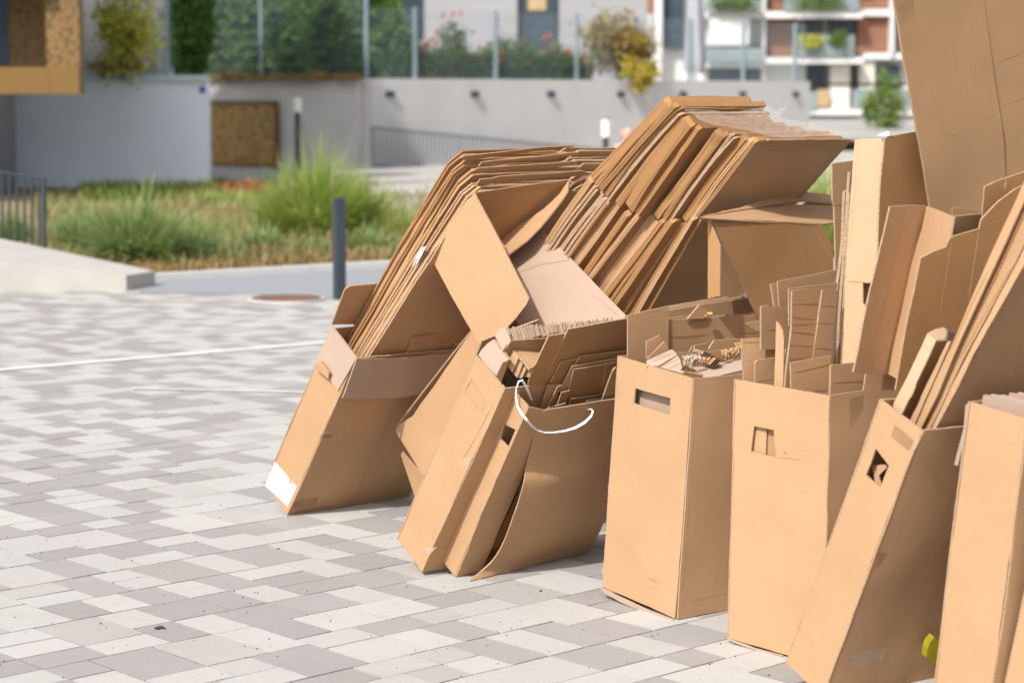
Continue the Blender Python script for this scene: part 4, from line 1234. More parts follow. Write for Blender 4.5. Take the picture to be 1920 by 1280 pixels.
# fifth box: upright, pushed in square handle
a5, b5_, h5 = .362, .6, .768
BOX5 = carton('fifth box from left, upright wide box with a half pushed in square handle', F5, a5, b5_, h5, .85, seed=12.6,
              side_holes=[('d', [(131, 424), (198, 437), (200, 482), (205, 505), (203, 528), (150, 516), (121, 508)])],
              side_creases=[('d', [(203, 528), (285, 536)], .002, 3), ('d', [(232, 508), (243, 520)], .008, 3)], wide_creases=[([(.007, .0), (.007, .76)], .003)], hfar=.72)
S('handle_tab', px_plane(F5, 'x', .012), 'd', [(118, 415), (172, 428), (168, 522), (118, 512)], .004, BOX5, km(MK), .8)
S('handle_tab', px_plane(F5, 'x', .022), 'd', [(168, 425), (206, 430), (208, 534), (170, 528)], .004, BOX5, km(MK), .2)
S('bottom_flap', px_plane(F5, 'x', -.008), 'd', [(37, 1128), (130, 1162), (226, 1188), (226, 1192), (150, 1175), (60, 1144)], .004, BOX5, km(MKP), .5)
S('clear_tape', wide_plane(F5, .0012), 'd', [(450, 326), (496, 320), (494, 452), (452, 458)], .0002, BOX5, [MTAPE] * 3, warp=.001)

# sixth box: leaning narrow box with a diamond hand hole
a6, b6_, h6 = .164, .6, .81
BOX6 = carton('sixth box from left, leaning narrow box with a rough square hand hole and taped side', F6, a6, b6_, h6, .72, seed=14.2,
              side_holes=[('d', [(536, 498), (552, 520), (580, 556), (566, 590), (553, 629), (530, 612), (503, 588), (520, 545)])],
              wide_creases=[([(.05, .0), (.05, .80)], .003), ([(.16, .0), (.20, .80)], .004), ([(.006, .0), (.006, .8)], .004, 3)], hfar=.74)
S('hole_shred', px_plane(F6, 'x', .03), 'd', [(520, 555), (572, 552), (575, 560), (545, 590), (555, 625), (535, 640), (530, 590)], .004, BOX6, km(MK), .9)
S('clear_tape', wide_plane(F6, .0012), 'd', [(548, 848), (678, 846), (662, 898), (532, 898)], .0002, BOX6, [MTAPE] * 3, warp=.001)
S('clear_tape', wide_plane(F6, .0014), 'd', [(640, 888), (662, 868), (668, 886), (646, 898)], .0002, BOX6, [MTAPEW] * 3, warp=.001)
S('clear_tape', wide_plane(F6, .0012), 'd', [(464, 1186), (577, 1158), (562, 1212), (446, 1236)], .0002, BOX6, [MTAPEW] * 3, warp=.001)
S('clear_tape', side_plane(F6, a6, .0012), 'd', [(600, 418), (664, 470), (648, 506), (588, 458)], .0002, BOX6, [MTAPE] * 3, warp=.001)
S('clear_tape', side_plane(F6, a6, .0012), 'd', [(664, 488), (690, 440), (700, 440), (668, 505)], .0002, BOX6, [MTAPEW] * 3, warp=.001)

# seventh and eighth boxes at the right edge
a7, b7_, h7 = .187, .6, .825
BOX7 = carton('seventh box from left, slightly leaning narrow box near the right edge of the picture', F7, a7, b7_, h7, .75, seed=17.3, side_creases=[('e', [(618, 955), (650, 965)], .003)], wide_creases=[([(.006, .0), (.006, .8)], .004)])
S('torn_liner', px_plane(F7, 'x', .035), 'e', [(531, 342), (518, 355), (512, 430), (480, 552), (492, 556), (520, 440), (530, 380)], .004, BOX7, km(MKP), .3)
S('clear_tape', side_plane(F7, a7, .0012), 'e', [(476, 822), (530, 846), (524, 892), (468, 872)], .0002, BOX7, [MTAPE] * 3, warp=.001)
F8 = Frame((1.315, 5.02, .003), 38.3, 12.5)
BOX8 = carton('box at the right edge of the picture, mostly cut off, leaning beside the seventh box', F8, .187, .6, .80, .9, seed=19.9)
o = S('plastic_bag', px_plane(F6, 'y', -.05), 'e', [(382, 1192), (392, 1168), (408, 1148), (424, 1136), (440, 1150), (436, 1200), (410, 1214), (392, 1204)], .02, None, [MYEL] * 3, .5, warp=.02, step=.015)
tag(o, 'crumpled bright yellow plastic bag low between the sixth and seventh boxes', 'plastic bag')
# ------------------------------------------------------------------ loose cardboard
def ordinal(i_): return ['first', 'second', 'third', 'fourth', 'fifth', 'sixth', 'seventh', 'eighth', 'ninth', 'tenth', 'eleventh', 'twelfth', 'thirteenth', 'fourteenth', 'fifteenth', 'sixteenth', 'seventeenth', 'eighteenth', 'nineteenth', 'twentieth'][i_]

def loose(label, plane, crop, pts, th=.005, tint=None, face=MK, name='cardboard_sheet', cat='cardboard sheet', group=None, **kw):
    o = S(name, plane, crop, pts, th, None, km(face), tint, **kw)
    return tag(o, label, cat, group)

# first pile: flattened boxes leaning in the leftmost box
def pile_a():
    n = 14
    rs = random.Random(3)
    ys = []; y = .022
    for i_ in range(n):
        t_ = rs.choice([.006, .007, .008, .010, .012])
        ys.append((y, t_)); y += t_ + rs.uniform(.0008, .004)
    k_ = .158 / (ys[-1][0] + ys[-1][1] - .022)
    for i_, (y, t_) in enumerate(ys):
        y = .022 + (y - .022) * k_; t_ *= k_ * .96
        s_ = i_ / (n - 1)
        lab = 'flattened box in the left leaning pile, ' + (ordinal(i_) + ' from its open front' if i_ < n - 1 else 'outermost at its back')
        if i_ == 0: lab = 'front flattened box of the left leaning pile with its wide brown face in view'
        O = F1.w((0, y, 0)); X, Y = F1.M[:, 0], F1.M[:, 2]
        t = thing('flattened_box', lab, 'flattened box', F1.w((.3, y, .12)), 'flattened boxes of the left pile')
        zt_ = 1.478 + .082 * s_ + rs.uniform(-.012, .012) * (0 < i_ < n - 1); xl = rs.uniform(-.014, .014) if i_ else 0
        x0 = lambda z: max(.012, .081 + (.195 - .07 * s_) * (z - .75) + xl + .02 * s_)
        xr = 1.02 + rs.uniform(-.03, .03)
        xm = xr if i_ == 0 else .72 + rs.uniform(-.05, .05) + .03 * s_
        cut = rs.uniform(.005, .02)
        poly = [(.016, .12), (.565, .12), (.565, .77), (.62, .80), (xm, .80), (xm, zt_ + .012 * s_), (x0(zt_) + .03 + cut, zt_), (x0(zt_) + cut * .4, zt_ - .03 * (i_ > 0) - cut), (x0(1.1), 1.1), (x0(.78), .78), (max(.016, x0(.45)), .45)]
        mb = MB(); bow = rs.uniform(-.004, .004)
        sheet(mb, poly, O, X, Y, th=t_, warp=.0022 if i_ else .004, seed=i_ * 3.3, rough=.0016, step=.07, rim=1 if t_ < .009 else 0,
              curl=(lambda p, b_=rs.uniform(-.007, .006), c_=rs.uniform(-.006, .006): b_ * max(0, p[1] - .8) ** 2 * 3 + c_ * p[0] * max(0, p[1] - .9)) if i_ else None)
        mb.build('panel', [MK, MKE if rs.random() < .5 else MKD, MCR, MCRD], t, tint=rs.uniform(.0, .6))
        if i_:
            zf = zt_ + rs.uniform(-.035, .006) + .02
            mb = MB(); sheet(mb, [(xm + .008, .82), (xr, .84), (xr + .03, zf), (xm + .05, zf + .004), (xm + .008, zf - .03)], O - F1.M[:, 1] * .002, X, Y, th=t_ * .8, warp=.005, rough=.001, rim=1)
            mb.build('flap', km(MK), t, tint=rs.uniform(.2, .8))
        if i_ == 3:
            S('printed_tag', px_plane(F1, 'x', x0(1.15) - .004), 'f', [(328, 822), (384, 727), (408, 722), (352, 828)], .001, t, [MTAG] * 3, warp=0)
    # folded over top flaps that bulge out between the upper edges
    for q, (pts, y, lab, tn) in enumerate((
        ([(362, 382), (390, 345), (1330, 240), (1360, 268), (1330, 272), (640, 345), (368, 395)], .085, 'long folded top flap with a bright upper edge on the left pile', .8),
        ([(300, 430), (350, 398), (1340, 335), (1385, 375), (860, 408), (350, 448)], .062, 'broad pale top flap folded over on the left pile', .95),
        ([(515, 505), (560, 492), (1390, 430), (1470, 455), (1460, 478), (1100, 505), (520, 570)], .012, 'long tucked flap along the front top edge of the left pile', .35),
        ([(350, 560), (380, 520), (515, 505), (512, 555), (400, 590), (350, 585)], .016, 'short tucked end flap at the front top corner of the left pile', .3),
        ([(170, 300), (215, 272), (1310, 178), (1320, 190), (870, 250), (215, 318)], .125, 'long dark folded flap near the back of the left pile', .2))):
        loose(lab, px_plane(F1, 'y', y), 'o', pts, .004, tn, warp=.004)
    loose('small cut flap tucked inside the leftmost box in front of its pile', px_plane(F1, 'y', .012), 'a', [(696, 520), (752, 392), (1026, 360), (1030, 420), (960, 520)], .004, .2, warp=.004)
    loose('tiny corner of board beside the small flap in the leftmost box', px_plane(F1, 'y', .008), 'a', [(940, 470), (962, 420), (1004, 410), (1000, 450), (985, 480)], .004, .35, warp=.002)
pile_a()

# opened carton draped over the first pile
def draped():
    t = thing('open_carton', 'opened carton draped over the left pile, pale panel in front and dark inside', 'open carton', W0.hit(pxs('k', [(480, 1290)])[0], 'x', .20))
    pl = px_plane(W0, 'x', .205)
    S('front_panel', pl, 'k', [(12, 592), (190, 372), (372, 128), (500, 370), (620, 612), (795, 950), (770, 1000), (690, 1100), (560, 1240), (470, 1350), (400, 1296)], TH, t, km(MK), .95, warp=.004, creases=[('k', [(190, 378), (632, 1160)], .004)])
    pt = W0.hit(pxs('k', [(372, 128)])[0], 'x', .206)
    S('inner_panel', px_plane(F1, 'y', -.012), 'k', [(378, 130), (700, 82), (1100, 28), (1010, 180), (900, 300), (760, 420), (600, 520), (555, 480)], .004, t, km(MK), .25, warp=.004)
    d1 = F1.hit(pxs('k', [(1103, 28)])[0], 'y', -.014)[1]; d2 = F1.hit(pxs('k', [(560, 510)])[0], 'y', -.014)[1]
    a_ = pxs('k', [(1103, 28), (560, 512), (700, 560)])
    S('side_flap', pt_plane((*a_[0], d1), (*a_[1], d2), (*a_[2], d2 - .16)), 'k', [(1103, 28), (1092, 110), (1060, 160), (870, 392), (775, 488), (615, 606), (555, 512), (620, 440), (760, 350), (900, 250), (1030, 130)], TH, t, km(MK), .45, warp=.004)
draped()
E = pxs('k', [(860, 395), (1545, 1080), (700, 1110)])
loose('large pale inside out board lying between the draped carton and the tall pile', pt_plane((*E[0], 7.74), (*E[1], 7.22), (*E[2], 7.52)), 'k',
      [(870, 398), (1110, 630), (1330, 860), (1545, 1080), (1400, 1180), (740, 1190), (680, 1105), (690, 880), (640, 700), (600, 600), (760, 450)], .006, .1, MKP, name='cardboard_board', cat='cardboard board', warp=.005,
      creases=[('k', [(700, 752), (880, 685)], .003, 3), ('k', [(880, 685), (1125, 650)], .003, 3), ('k', [(1250, 880), (1480, 1080)], .0015, 3)])

# second pile: two tiers of folded boxes leaning behind the row
def pile_b():
    rs = random.Random(9)
    fold = [(1102, 328), (1119, 348), (1132, 366), (1146, 379), (1163, 388), (1186, 404), (1215, 411), (1240, 412), (1262, 416), (1290, 414), (1318, 405)]
    tops = [(1240, 187), (1264, 195), (1270, 206), (1277, 216), (1290, 226), (1304, 236), (1332, 243), (1356, 250), (1384, 254), (1410, 258), (1432, 265)]
    low = [(1010, 470), (1026, 476), (1044, 486), (1062, 498), (1080, 512), (1098, 525), (1118, 540), (1138, 555), (1160, 572), (1186, 582), (1215, 586)]
    wts = [1.0, .7, .6, .6, .5, .5, .6, 1.7, 1.4, .9, .6, 1.7, .6, .5, .6, 1.3, .6, .6, .7]
    n = len(wts); cum = np.cumsum(wts) / sum(wts)
    def ip(pl, s_):
        f_ = s_ * (len(pl) - 1); i_ = min(int(f_), len(pl) - 2); f_ -= i_
        return (pl[i_][0] * (1 - f_) + pl[i_ + 1][0] * f_, pl[i_][1] * (1 - f_) + pl[i_ + 1][1] * f_)
    ux_ = W0.M[:, 0]
    for i_ in range(n):
        s_ = cum[i_]; s0 = cum[i_ - 1] if i_ else -.03
        lab = 'folded box in the tall leaning pile, ' + (ordinal(n - 1 - i_) + ' from its open front' if i_ else 'outermost at its back')
        if i_ == n - 1: lab = 'front folded box of the tall leaning pile with its broad brown face in view'
        xj = .5 + rs.uniform(-.022, .022)
        t = thing('folded_box', lab, 'folded box', W0.hit(ip(low, s_), 'x', xj), 'folded boxes of the tall pile')
        def slab(nm, pa, pb, pprev, xo, wd, ext, tint, k_=.86, front=False, **_):
            P = W0.hit(pa, 'x', xo); Q = W0.hit(pb, 'x', xo); Rv = W0.hit(pprev, 'x', xo)
            d = Q - P; L = np.linalg.norm(d); d = d / L
            nrm = np.cross(ux_, d)
            if nrm @ (CAM - P) < 0: nrm = -nrm
            th = max(.005, abs((Rv - P) @ nrm) * k_)
            j0, j1 = rs.uniform(-.006, .006), rs.uniform(-.01, .01)
            mb = MB()
            poly = [(0, -ext), (wd, -ext), (wd + j1, L), (.012 + abs(j0), L + j0), (0, L - .012)]
            sheet(mb, poly, P, ux_, d, th=th, warp=.0015, rough=.0015, step=.08, rim=1 if th < .014 else 4, seed=i_ * 2.7 + len(nm),
                  curl=(lambda p, b_=rs.uniform(-.012, .004), c_=rs.uniform(-.02, .02): b_ * math.sin(math.pi * min(1, max(0, (p[1] + ext) / (L + ext)))) + c_ * (p[0] - .1) * max(0, p[1]) if p[0] > .02 else b_ * math.sin(math.pi * min(1, max(0, (p[1] + ext) / (L + ext))))) if i_ < n - 1 else None)
            if th > .014:
                for q in range(rs.randint(1, 3)):      # ply lines on the spine
                    f_ = rs.uniform(.15, .85); w_ = rs.uniform(.0006, .0016)
                    a = P - nrm * th * f_ - ux_ * .0022; b_ = a + d * (L - .016)
                    a = a - d * ext
                    mb.add([a - nrm * w_, a + nrm * w_, b_ + nrm * w_ * .6, b_ - nrm * w_ * .6], [(0, 1, 2, 3)], 3, [(0, 0)] * 4)
            return mb.build(nm, km(MK) + [MKD if rs.random() < (.85 if nm == 'upper_panel' else .5) else MK], t, tint=tint)  # most upper spines take the darker kraft, their shade is in the colour
        v0 = -W0.loc(W0.hit(ip(low, s_), 'x', xj))[1]
        ext = .10 if s_ < .3 else .78
        pf, pp = ip(fold, s_), ip(fold, s0)
        pj = (pf[0] + rs.uniform(-3, 3), pf[1] + rs.uniform(-3, 4))
        slab('lower_panel', ip(low, s_), pj, ip(low, s0), xj, .43 + rs.uniform(-.02, .03), ext, rs.uniform(.0, .75), rs.uniform(.52, .90))
        tp = ip(tops, s_); e_ = rs.uniform(-7, 6) * (0 < i_ < n - 1)
        slab('upper_panel', (pf[0] + rs.uniform(-4, 4), pf[1] + rs.uniform(-3, 3)), (tp[0] + e_ * .62 + rs.uniform(-2, 2), tp[1] - e_ * .55), (pp[0], pp[1]), xj + rs.uniform(-.02, .008), .43 + rs.uniform(-.015, .02) - .03 * (i_ == 0), 0, rs.uniform(.0, .6), rs.uniform(.50, .88))
    f = pxs('w', [(1266, 198), (1600, 257), (1432, 262)])
    ds = [W0.hit(f[0], 'x', .5)[1] + .05, W0.hit(f[1], 'x', .93)[1], W0.hit(f[2], 'x', .52)[1]]
    o = S('stretch_film', pt_plane(*[(*p, d - .02) for p, d in zip(f, ds)]), 'w', [(1264, 196), (1330, 200), (1440, 199), (1452, 206), (1475, 204), (1462, 216), (1510, 232), (1552, 246), (1604, 257), (1560, 259), (1440, 262), (1400, 250), (1340, 240), (1312, 232), (1290, 214)], .0006, None, [MFILM] * 3, .5, warp=.012, step=.03)
    tag(o, 'crinkled clear stretch film over the top ends of the tall pile', 'plastic film')
pile_b()

# dark open carton in front of the tall pile
def dark_carton():
    v = -1.90
    b0 = W0.hit((1330, 412), 'y', v)
    t = thing('open_carton', 'dark open carton with wedge shaped mouth under the front of the tall pile', 'open carton', W0.hit((1420, 590), 'y', v))
    dep = lambda p: W0.hit(p, 'y', v)[1]
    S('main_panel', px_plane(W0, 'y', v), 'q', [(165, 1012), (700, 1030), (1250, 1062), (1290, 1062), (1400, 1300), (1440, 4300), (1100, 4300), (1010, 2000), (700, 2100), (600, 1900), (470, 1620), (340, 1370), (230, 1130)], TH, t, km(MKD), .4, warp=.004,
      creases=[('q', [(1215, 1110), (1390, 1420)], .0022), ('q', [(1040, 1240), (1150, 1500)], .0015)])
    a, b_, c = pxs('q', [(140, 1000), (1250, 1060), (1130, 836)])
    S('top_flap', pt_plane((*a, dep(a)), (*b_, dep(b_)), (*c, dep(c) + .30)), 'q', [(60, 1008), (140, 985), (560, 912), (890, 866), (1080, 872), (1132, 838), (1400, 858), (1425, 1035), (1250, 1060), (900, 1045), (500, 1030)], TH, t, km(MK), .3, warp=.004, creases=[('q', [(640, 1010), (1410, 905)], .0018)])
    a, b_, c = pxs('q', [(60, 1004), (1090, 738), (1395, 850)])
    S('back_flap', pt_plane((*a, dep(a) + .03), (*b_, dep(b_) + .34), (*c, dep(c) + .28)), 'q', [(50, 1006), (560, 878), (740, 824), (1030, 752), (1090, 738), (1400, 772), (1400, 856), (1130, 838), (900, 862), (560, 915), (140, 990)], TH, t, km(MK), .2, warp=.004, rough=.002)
    S('side_panel', px_plane(W0, 'x', W0.loc(b0)[0] + .01), 'r', [(1472, 150), (1482, 150), (1585, 390), (1582, 838), (1470, 862)], TH, t, km(MKD), .9, warp=.002)  # shade cast by the tall pile is put into this panel's colour
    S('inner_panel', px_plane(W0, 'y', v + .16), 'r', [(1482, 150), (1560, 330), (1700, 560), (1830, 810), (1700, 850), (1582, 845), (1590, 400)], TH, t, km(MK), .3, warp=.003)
dark_carton()

# ---- upright dividers and boards in the second box
def dividers():
    far = to2d(px_plane(F2, 'y', .166), pxs('j', [(385, 312), (1560, 205)]))
    near = to2d(px_plane(F2, 'y', .092), pxs('j', [(448, 466), (1560, 240)]))
    n = 46
    rs = random.Random(5)
    for i_ in range(n):
        s_ = (i_ + .2) / n
        xf = far[0][0] + (far[1][0] - far[0][0]) * s_; xn = near[0][0] + (near[1][0] - near[0][0]) * s_
        zf = far[0][1] + (far[1][1] - far[0][1]) * s_ + rs.uniform(-.004, .004); zn = near[0][1] + (near[1][1] - near[0][1]) * s_ + rs.uniform(-.004, .003)
        O = F2.w((xf, .166, 0)); X = F2.w((xn, .092, 0)) - O; L = float(np.linalg.norm(X)); X = X / L
        Y = F2.M[:, 2]
        mb = MB()
        sheet(mb, [(0, .35), (L, .35), (L, zn), (0, zf)], O, X, Y, th=.0035, warp=.003, step=.04, rough=.001)
        o = mb.build('divider_sheet', km(MKP), tint=rs.uniform(0, 1))
        tag(o, 'thin pale divider sheet packed upright on edge in the second box', 'divider sheet', 'upright dividers in the second box')
dividers()
loose('pale end board on the left of the upright dividers in the second box', px_plane(F2, 'x', .018), 'j', [(306, 345), (330, 315), (385, 308), (445, 462), (366, 582), (268, 402)], .004, .9, MKP)
loose('brown cover board in front of the upright dividers in the second box', px_plane(F2, 'y', .085), 'j', [(442, 465), (640, 450), (860, 432), (860, 700), (520, 700), (415, 652), (364, 582)], .004, .15)
loose('whitish folded piece standing in the left corner of the second box', px_plane(F2, 'x', .012), 'j', [(135, 562), (200, 490), (265, 442), (330, 540), (425, 664), (362, 686), (292, 832), (180, 720), (110, 612)], .012, .95, MKP, warp=.004)
loose('dark folded return of the whitish piece in the second box', px_plane(F2, 'y', .03), 'j', [(362, 690), (425, 668), (400, 760), (345, 900), (290, 840)], .004, .4)
for q, (pts, tn, lab) in enumerate((([(398, 722), (478, 552), (545, 632), (468, 795)], .95, 'outer'), ([(470, 797), (547, 634), (590, 690), (520, 862)], .7, 'middle'), ([(524, 862), (592, 690), (632, 732), (592, 830), (575, 862)], .85, 'inner'), ([(600, 850), (634, 735), (690, 765), (652, 858)], .4, 'short'))):
    loose('pale block of folded board in the front of the second box, its ' + lab + ' leaf', px_plane(F2, 'x', .05 + .010 * q), 'j', pts, .007, tn)
loose('flat board capping the pale folded block in the second box', pt_plane(*[(*p, d) for p, d in zip(pxs('j', [(478, 546), (800, 514), (655, 764)]), (6.75, 6.87, 6.66))]), 'j', [(476, 548), (500, 540), (805, 512), (812, 560), (740, 690), (705, 742), (655, 766), (610, 700)], .006, .85)
t = thing('folded_board', 'tall dark panel folded down its middle standing in the back of the third box', 'folded panel', F3.hit(pxs('j', [(720, 1140)])[0], 'y', .085))
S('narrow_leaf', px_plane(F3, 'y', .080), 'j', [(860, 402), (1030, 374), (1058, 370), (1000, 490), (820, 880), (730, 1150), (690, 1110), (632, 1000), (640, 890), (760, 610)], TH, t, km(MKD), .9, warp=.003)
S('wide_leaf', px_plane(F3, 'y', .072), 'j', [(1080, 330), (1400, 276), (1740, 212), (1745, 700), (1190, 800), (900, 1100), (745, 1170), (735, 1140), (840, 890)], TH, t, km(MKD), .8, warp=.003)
for pts, y, tn, lab in (
    ([(1005, 690), (1195, 652), (1200, 900), (905, 1030), (885, 930)], .064, .4, 'flute edged sheet at the left of the sheets in the third box'),
    ([(1212, 632), (1735, 562), (1740, 780), (1190, 900), (1140, 760)], .057, .35, 'tallest of the sheets standing at the back of the third box'),
    ([(1122, 736), (1605, 646), (1610, 1000), (1010, 1080), (985, 1000)], .050, .6, 'sheet with a torn top behind the creased one in the third box'),
    ([(1142, 770), (1470, 712), (1592, 696), (1545, 850), (1478, 1058), (1440, 1180), (1045, 1235), (1030, 1200)], .042, .15, 'big creased reddish brown sheet in the third box'),
    ([(1108, 1092), (1472, 1048), (1440, 1120), (1330, 1240), (1070, 1240)], .030, .1, 'low sheet in front of the creased one in the third box'),
    ([(1278, 1112), (1442, 1084), (1400, 1240), (1255, 1240)], .020, .3, 'small sheet at the very front of the third box'),
    ([(862, 945), (1018, 934), (960, 1010), (820, 1215), (778, 1195)], .058, .65, 'leaning offcut in the left corner of the third box'),
    ([(962, 960), (1012, 944), (905, 1170), (865, 1225), (845, 1215)], .046, .4, 'narrow offcut beside the left corner of the third box'),
    ([(1062, 902), (1118, 896), (1010, 1085), (950, 1180), (930, 1170)], .052, .7, 'slim upright offcut in the middle of the third box'),
    ([(1008, 1022), (1100, 1000), (1040, 1150), (955, 1185)], .034, .25, 'small square offcut in the middle of the third box'),
    ([(858, 1192), (1052, 1138), (1040, 1240), (850, 1240)], .024, .45, 'low slanted offcut at the front of the third box')):
    loose(lab, px_plane(F3, 'y', y), 'j', pts, .004, tn, MKD if tn < .5 else MK, warp=.0025, creases=[('j', [(1488, 728), (1428, 1050)], .006)] if 'creased reddish' in lab else ())
loose('light brown twisted strip at the right end of the third box', px_plane(F3, 'y', .012), 'j', [(1562, 775), (1590, 740), (1614, 772), (1596, 1080), (1540, 1215), (1420, 1215), (1482, 1020)], .006, .8, warp=.006)

# ---- contents of the fourth box and what stands behind it
loose('plain brown board standing upright between the third and fourth boxes', px_plane(F4, 'y', .355), 'c', [(149, 98), (298, 66), (298, 230), (220, 300), (150, 290)], TH, .35)
loose('long dark brown flap spanning behind the contents of the fourth box', px_plane(F4, 'y', .364), 'i', [(270, 320), (600, 300), (1010, 278), (1180, 262), (1660, 240), (1660, 700), (270, 860)], TH, .12, warp=.004, creases=[('i', [(280, 575), (1640, 505)], .003, 3)])
loose('thin torn edged board just behind the long dark flap', px_plane(F4, 'y', .40), 'i', [(270, 288), (400, 272), (430, 262), (540, 262), (960, 262), (1130, 236), (1180, 240), (1640, 206), (1660, 300), (280, 380)], .004, .5, rough=.002)
loose('pale torn piece pointing left beside the long dark flap', px_plane(F4, 'y', .34), 'i', [(1415, 372), (1500, 352), (1660, 322), (1660, 480), (1580, 486), (1545, 450), (1490, 430)], .004, .8, rough=.004)
for q, (dy, y) in enumerate(((0, .62), (30, .59), (62, .56))):
    loose(['rearmost', 'middle', 'front'][q] + ' of three long boards lying edge up behind the fourth box', px_plane(F4, 'y', y), 'i', [(240, 122 + dy), (800, 22 + dy), (1500, -70 + dy), (1610, 190), (1600, 300), (240, 420)], .010, [.6, .8, .2][q])
t = thing('folded_piece', 'small folded piece with a curled strip of tape above the long dark flap', 'folded piece', F4.hit(pxs('i', [(650, 300)])[0], 'y', .35))
S('leaf', px_plane(F4, 'y', .350), 'i', [(560, 306), (735, 95), (870, 190), (800, 300)], .004, t, km(MK), .4)
S('back_leaf', px_plane(F4, 'y', .358), 'i', [(525, 304), (715, 92), (735, 95), (565, 306)], .003, t, km(MKP), .6)
c0 = F4.hit(pxs('i', [(830, 235)])[0], 'y', .335)
mb = MB(); rows = []
for i_ in range(26):
    a = i_ / 25 * 2.15 * 2 * math.pi; r_ = .0075 - .0025 * i_ / 25
    for e in (0, 1): rows.append(c0 + F4.M[:, 0] * (e * .021 + .003 * math.sin(a * .5)) + F4.M[:, 2] * r_ * math.sin(a) - F4.M[:, 1] * r_ * math.cos(a))
mb.add(rows, [(2 * q, 2 * q + 1, 2 * q + 3, 2 * q + 2) for q in range(25)], 0, None, True)
mb.build('tape_curl', plain('tan_tape', (.62, .36, .17), .35, var=.08, scale=40), t)
for pts, y, tn, lab in (([(-60, 640), (145, 548), (190, 600), (150, 700), (-60, 900)], .285, .7, 'back one of two thin leaning sheets at the left of the fourth box'),
                        ([(-40, 880), (208, 640), (285, 760), (200, 900), (-40, 960)], .262, .6, 'front one of two thin leaning sheets at the left of the fourth box')):
    loose(lab, px_plane(F4, 'y', y), 'i', pts, .004, tn)
zt4 = .69
def slope(crop, a, b_, c, y0, y1): 
    p = pxs(crop, [a, b_, c])
    return pt_plane((*p[0], F4.hit(p[0], 'y', y0)[1]), (*p[1], F4.hit(p[1], 'y', y0)[1]), (*p[2], F4.hit(p[2], 'y', y1)[1]))
loose('pale fluted slab tilted at the left front of the fourth box', slope('i', (0, 900), (320, 760), (130, 1010), .25, .19), 'i', [(-60, 930), (320, 760), (345, 780), (400, 850), (130, 1005), (-60, 1010)], .012, .9, MKP, warp=.004, creases=[('i', [(0, 920), (345, 790)], .004, 3), ('i', [(10, 960), (370, 815)], .005, 3)])
loose('pale fluted slab lying in front of the tilted one in the fourth box', slope('i', (100, 1000), (400, 850), (480, 1130), .205, .085), 'i', [(110, 1005), (400, 850), (440, 900), (460, 1000), (490, 1125), (300, 1070)], .012, .7, MKP, warp=.004, creases=[('i', [(170, 1010), (430, 890)], .004, 3), ('i', [(280, 1050), (455, 960)], .005, 3)])
loose('flat pale flap lying on top at the front of the fourth box', slope('i', (600, 1020), (1380, 880), (860, 1165), .16, .04), 'i', [(596, 1015), (900, 985), (1100, 935), (1380, 868), (1385, 1050), (1100, 1115), (905, 1168), (790, 1145), (700, 1080)], TH, .75, MKP, warp=.003)
loose('dark underside flap beneath the flat pale flap in the fourth box', slope('i', (500, 1110), (860, 1160), (600, 1020), .07, .12), 'i', [(510, 1100), (480, 1060), (600, 1020), (700, 1085), (800, 1140), (760, 1150), (620, 1120)], .004, .1)
loose('low board across the middle of the fourth box', px_plane(F4, 'y', .23), 'i', [(370, 800), (640, 806), (1200, 756), (1380, 740), (1380, 960), (440, 960)], .004, .3)
loose('clean edged board standing at the right of the fourth box', px_plane(F4, 'y', .27), 'i', [(860, 750), (940, 622), (1180, 604), (1400, 598), (1400, 760), (1180, 745)], TH, .3)
loose('dark bent strip behind the clean edged board in the fourth box', px_plane(F4, 'y', .30), 'i', [(580, 795), (630, 715), (650, 760), (670, 700), (860, 672), (900, 700), (860, 790)], .004, .15, warp=.006)
def crumple(label, cx, cy, rx, ry, y, seed, tint):
    c = F4.hit(pxs('i', [(cx, cy)])[0], 'y', y); s_ = c[1] / FPX / 8
    mb = MB(); rows = []; nU, nV = 22, 14
    for i_ in range(nU):
        for j_ in range(nV):
            u_, v_ = i_ / (nU - 1) * 2 - 1, j_ / (nV - 1) * 2 - 1
            d = (.35 * mnoise.noise((u_ * 2.2 + seed, v_ * 2.2, seed)) + .12 * mnoise.noise((u_ * 4 + seed, v_ * 4, 1))) + .45 * (1 - v_ * v_)
            rows.append(c + F4.M[:, 0] * u_ * rx * s_ + F4.M[:, 2] * (v_ * ry * s_ + .2 * ry * s_ * mnoise.noise((u_ * 3, seed, v_))) - F4.M[:, 1] * d * ry * s_ * 1.2)
    mb.add(rows, [(i_ * nV + j_, (i_ + 1) * nV + j_, (i_ + 1) * nV + j_ + 1, i_ * nV + j_ + 1) for i_ in range(nU - 1) for j_ in range(nV - 1)], 0, [(q * .01, q * .003) for q in range(len(rows))], False)
    o = mb.build('crumpled_scrap', km(MKP if tint > .8 else MK), tint=tint); tag(o, label, 'cardboard scrap')
crumple('whitish crumpled scrap at the left of the scraps in the fourth box', 520, 960, 90, 110, .09, 1, .9)
crumple('rolled torn scrap with pale face in the middle of the fourth box', 660, 910, 90, 85, .11, 2, 1.0)
crumple('rolled torn scrap beside the fluted edges in the fourth box', 820, 925, 80, 70, .12, 3, .7)
crumple('ragged scrap right of the fluted edges in the fourth box', 1090, 850, 70, 90, .14, 4, .3)
crumple('ragged scrap at the right of the fourth box', 1230, 810, 110, 80, .15, 5, .4)
crumple('curled scrap in the far right corner of the fourth box', 1310, 725, 80, 70, .18, 6, .5)
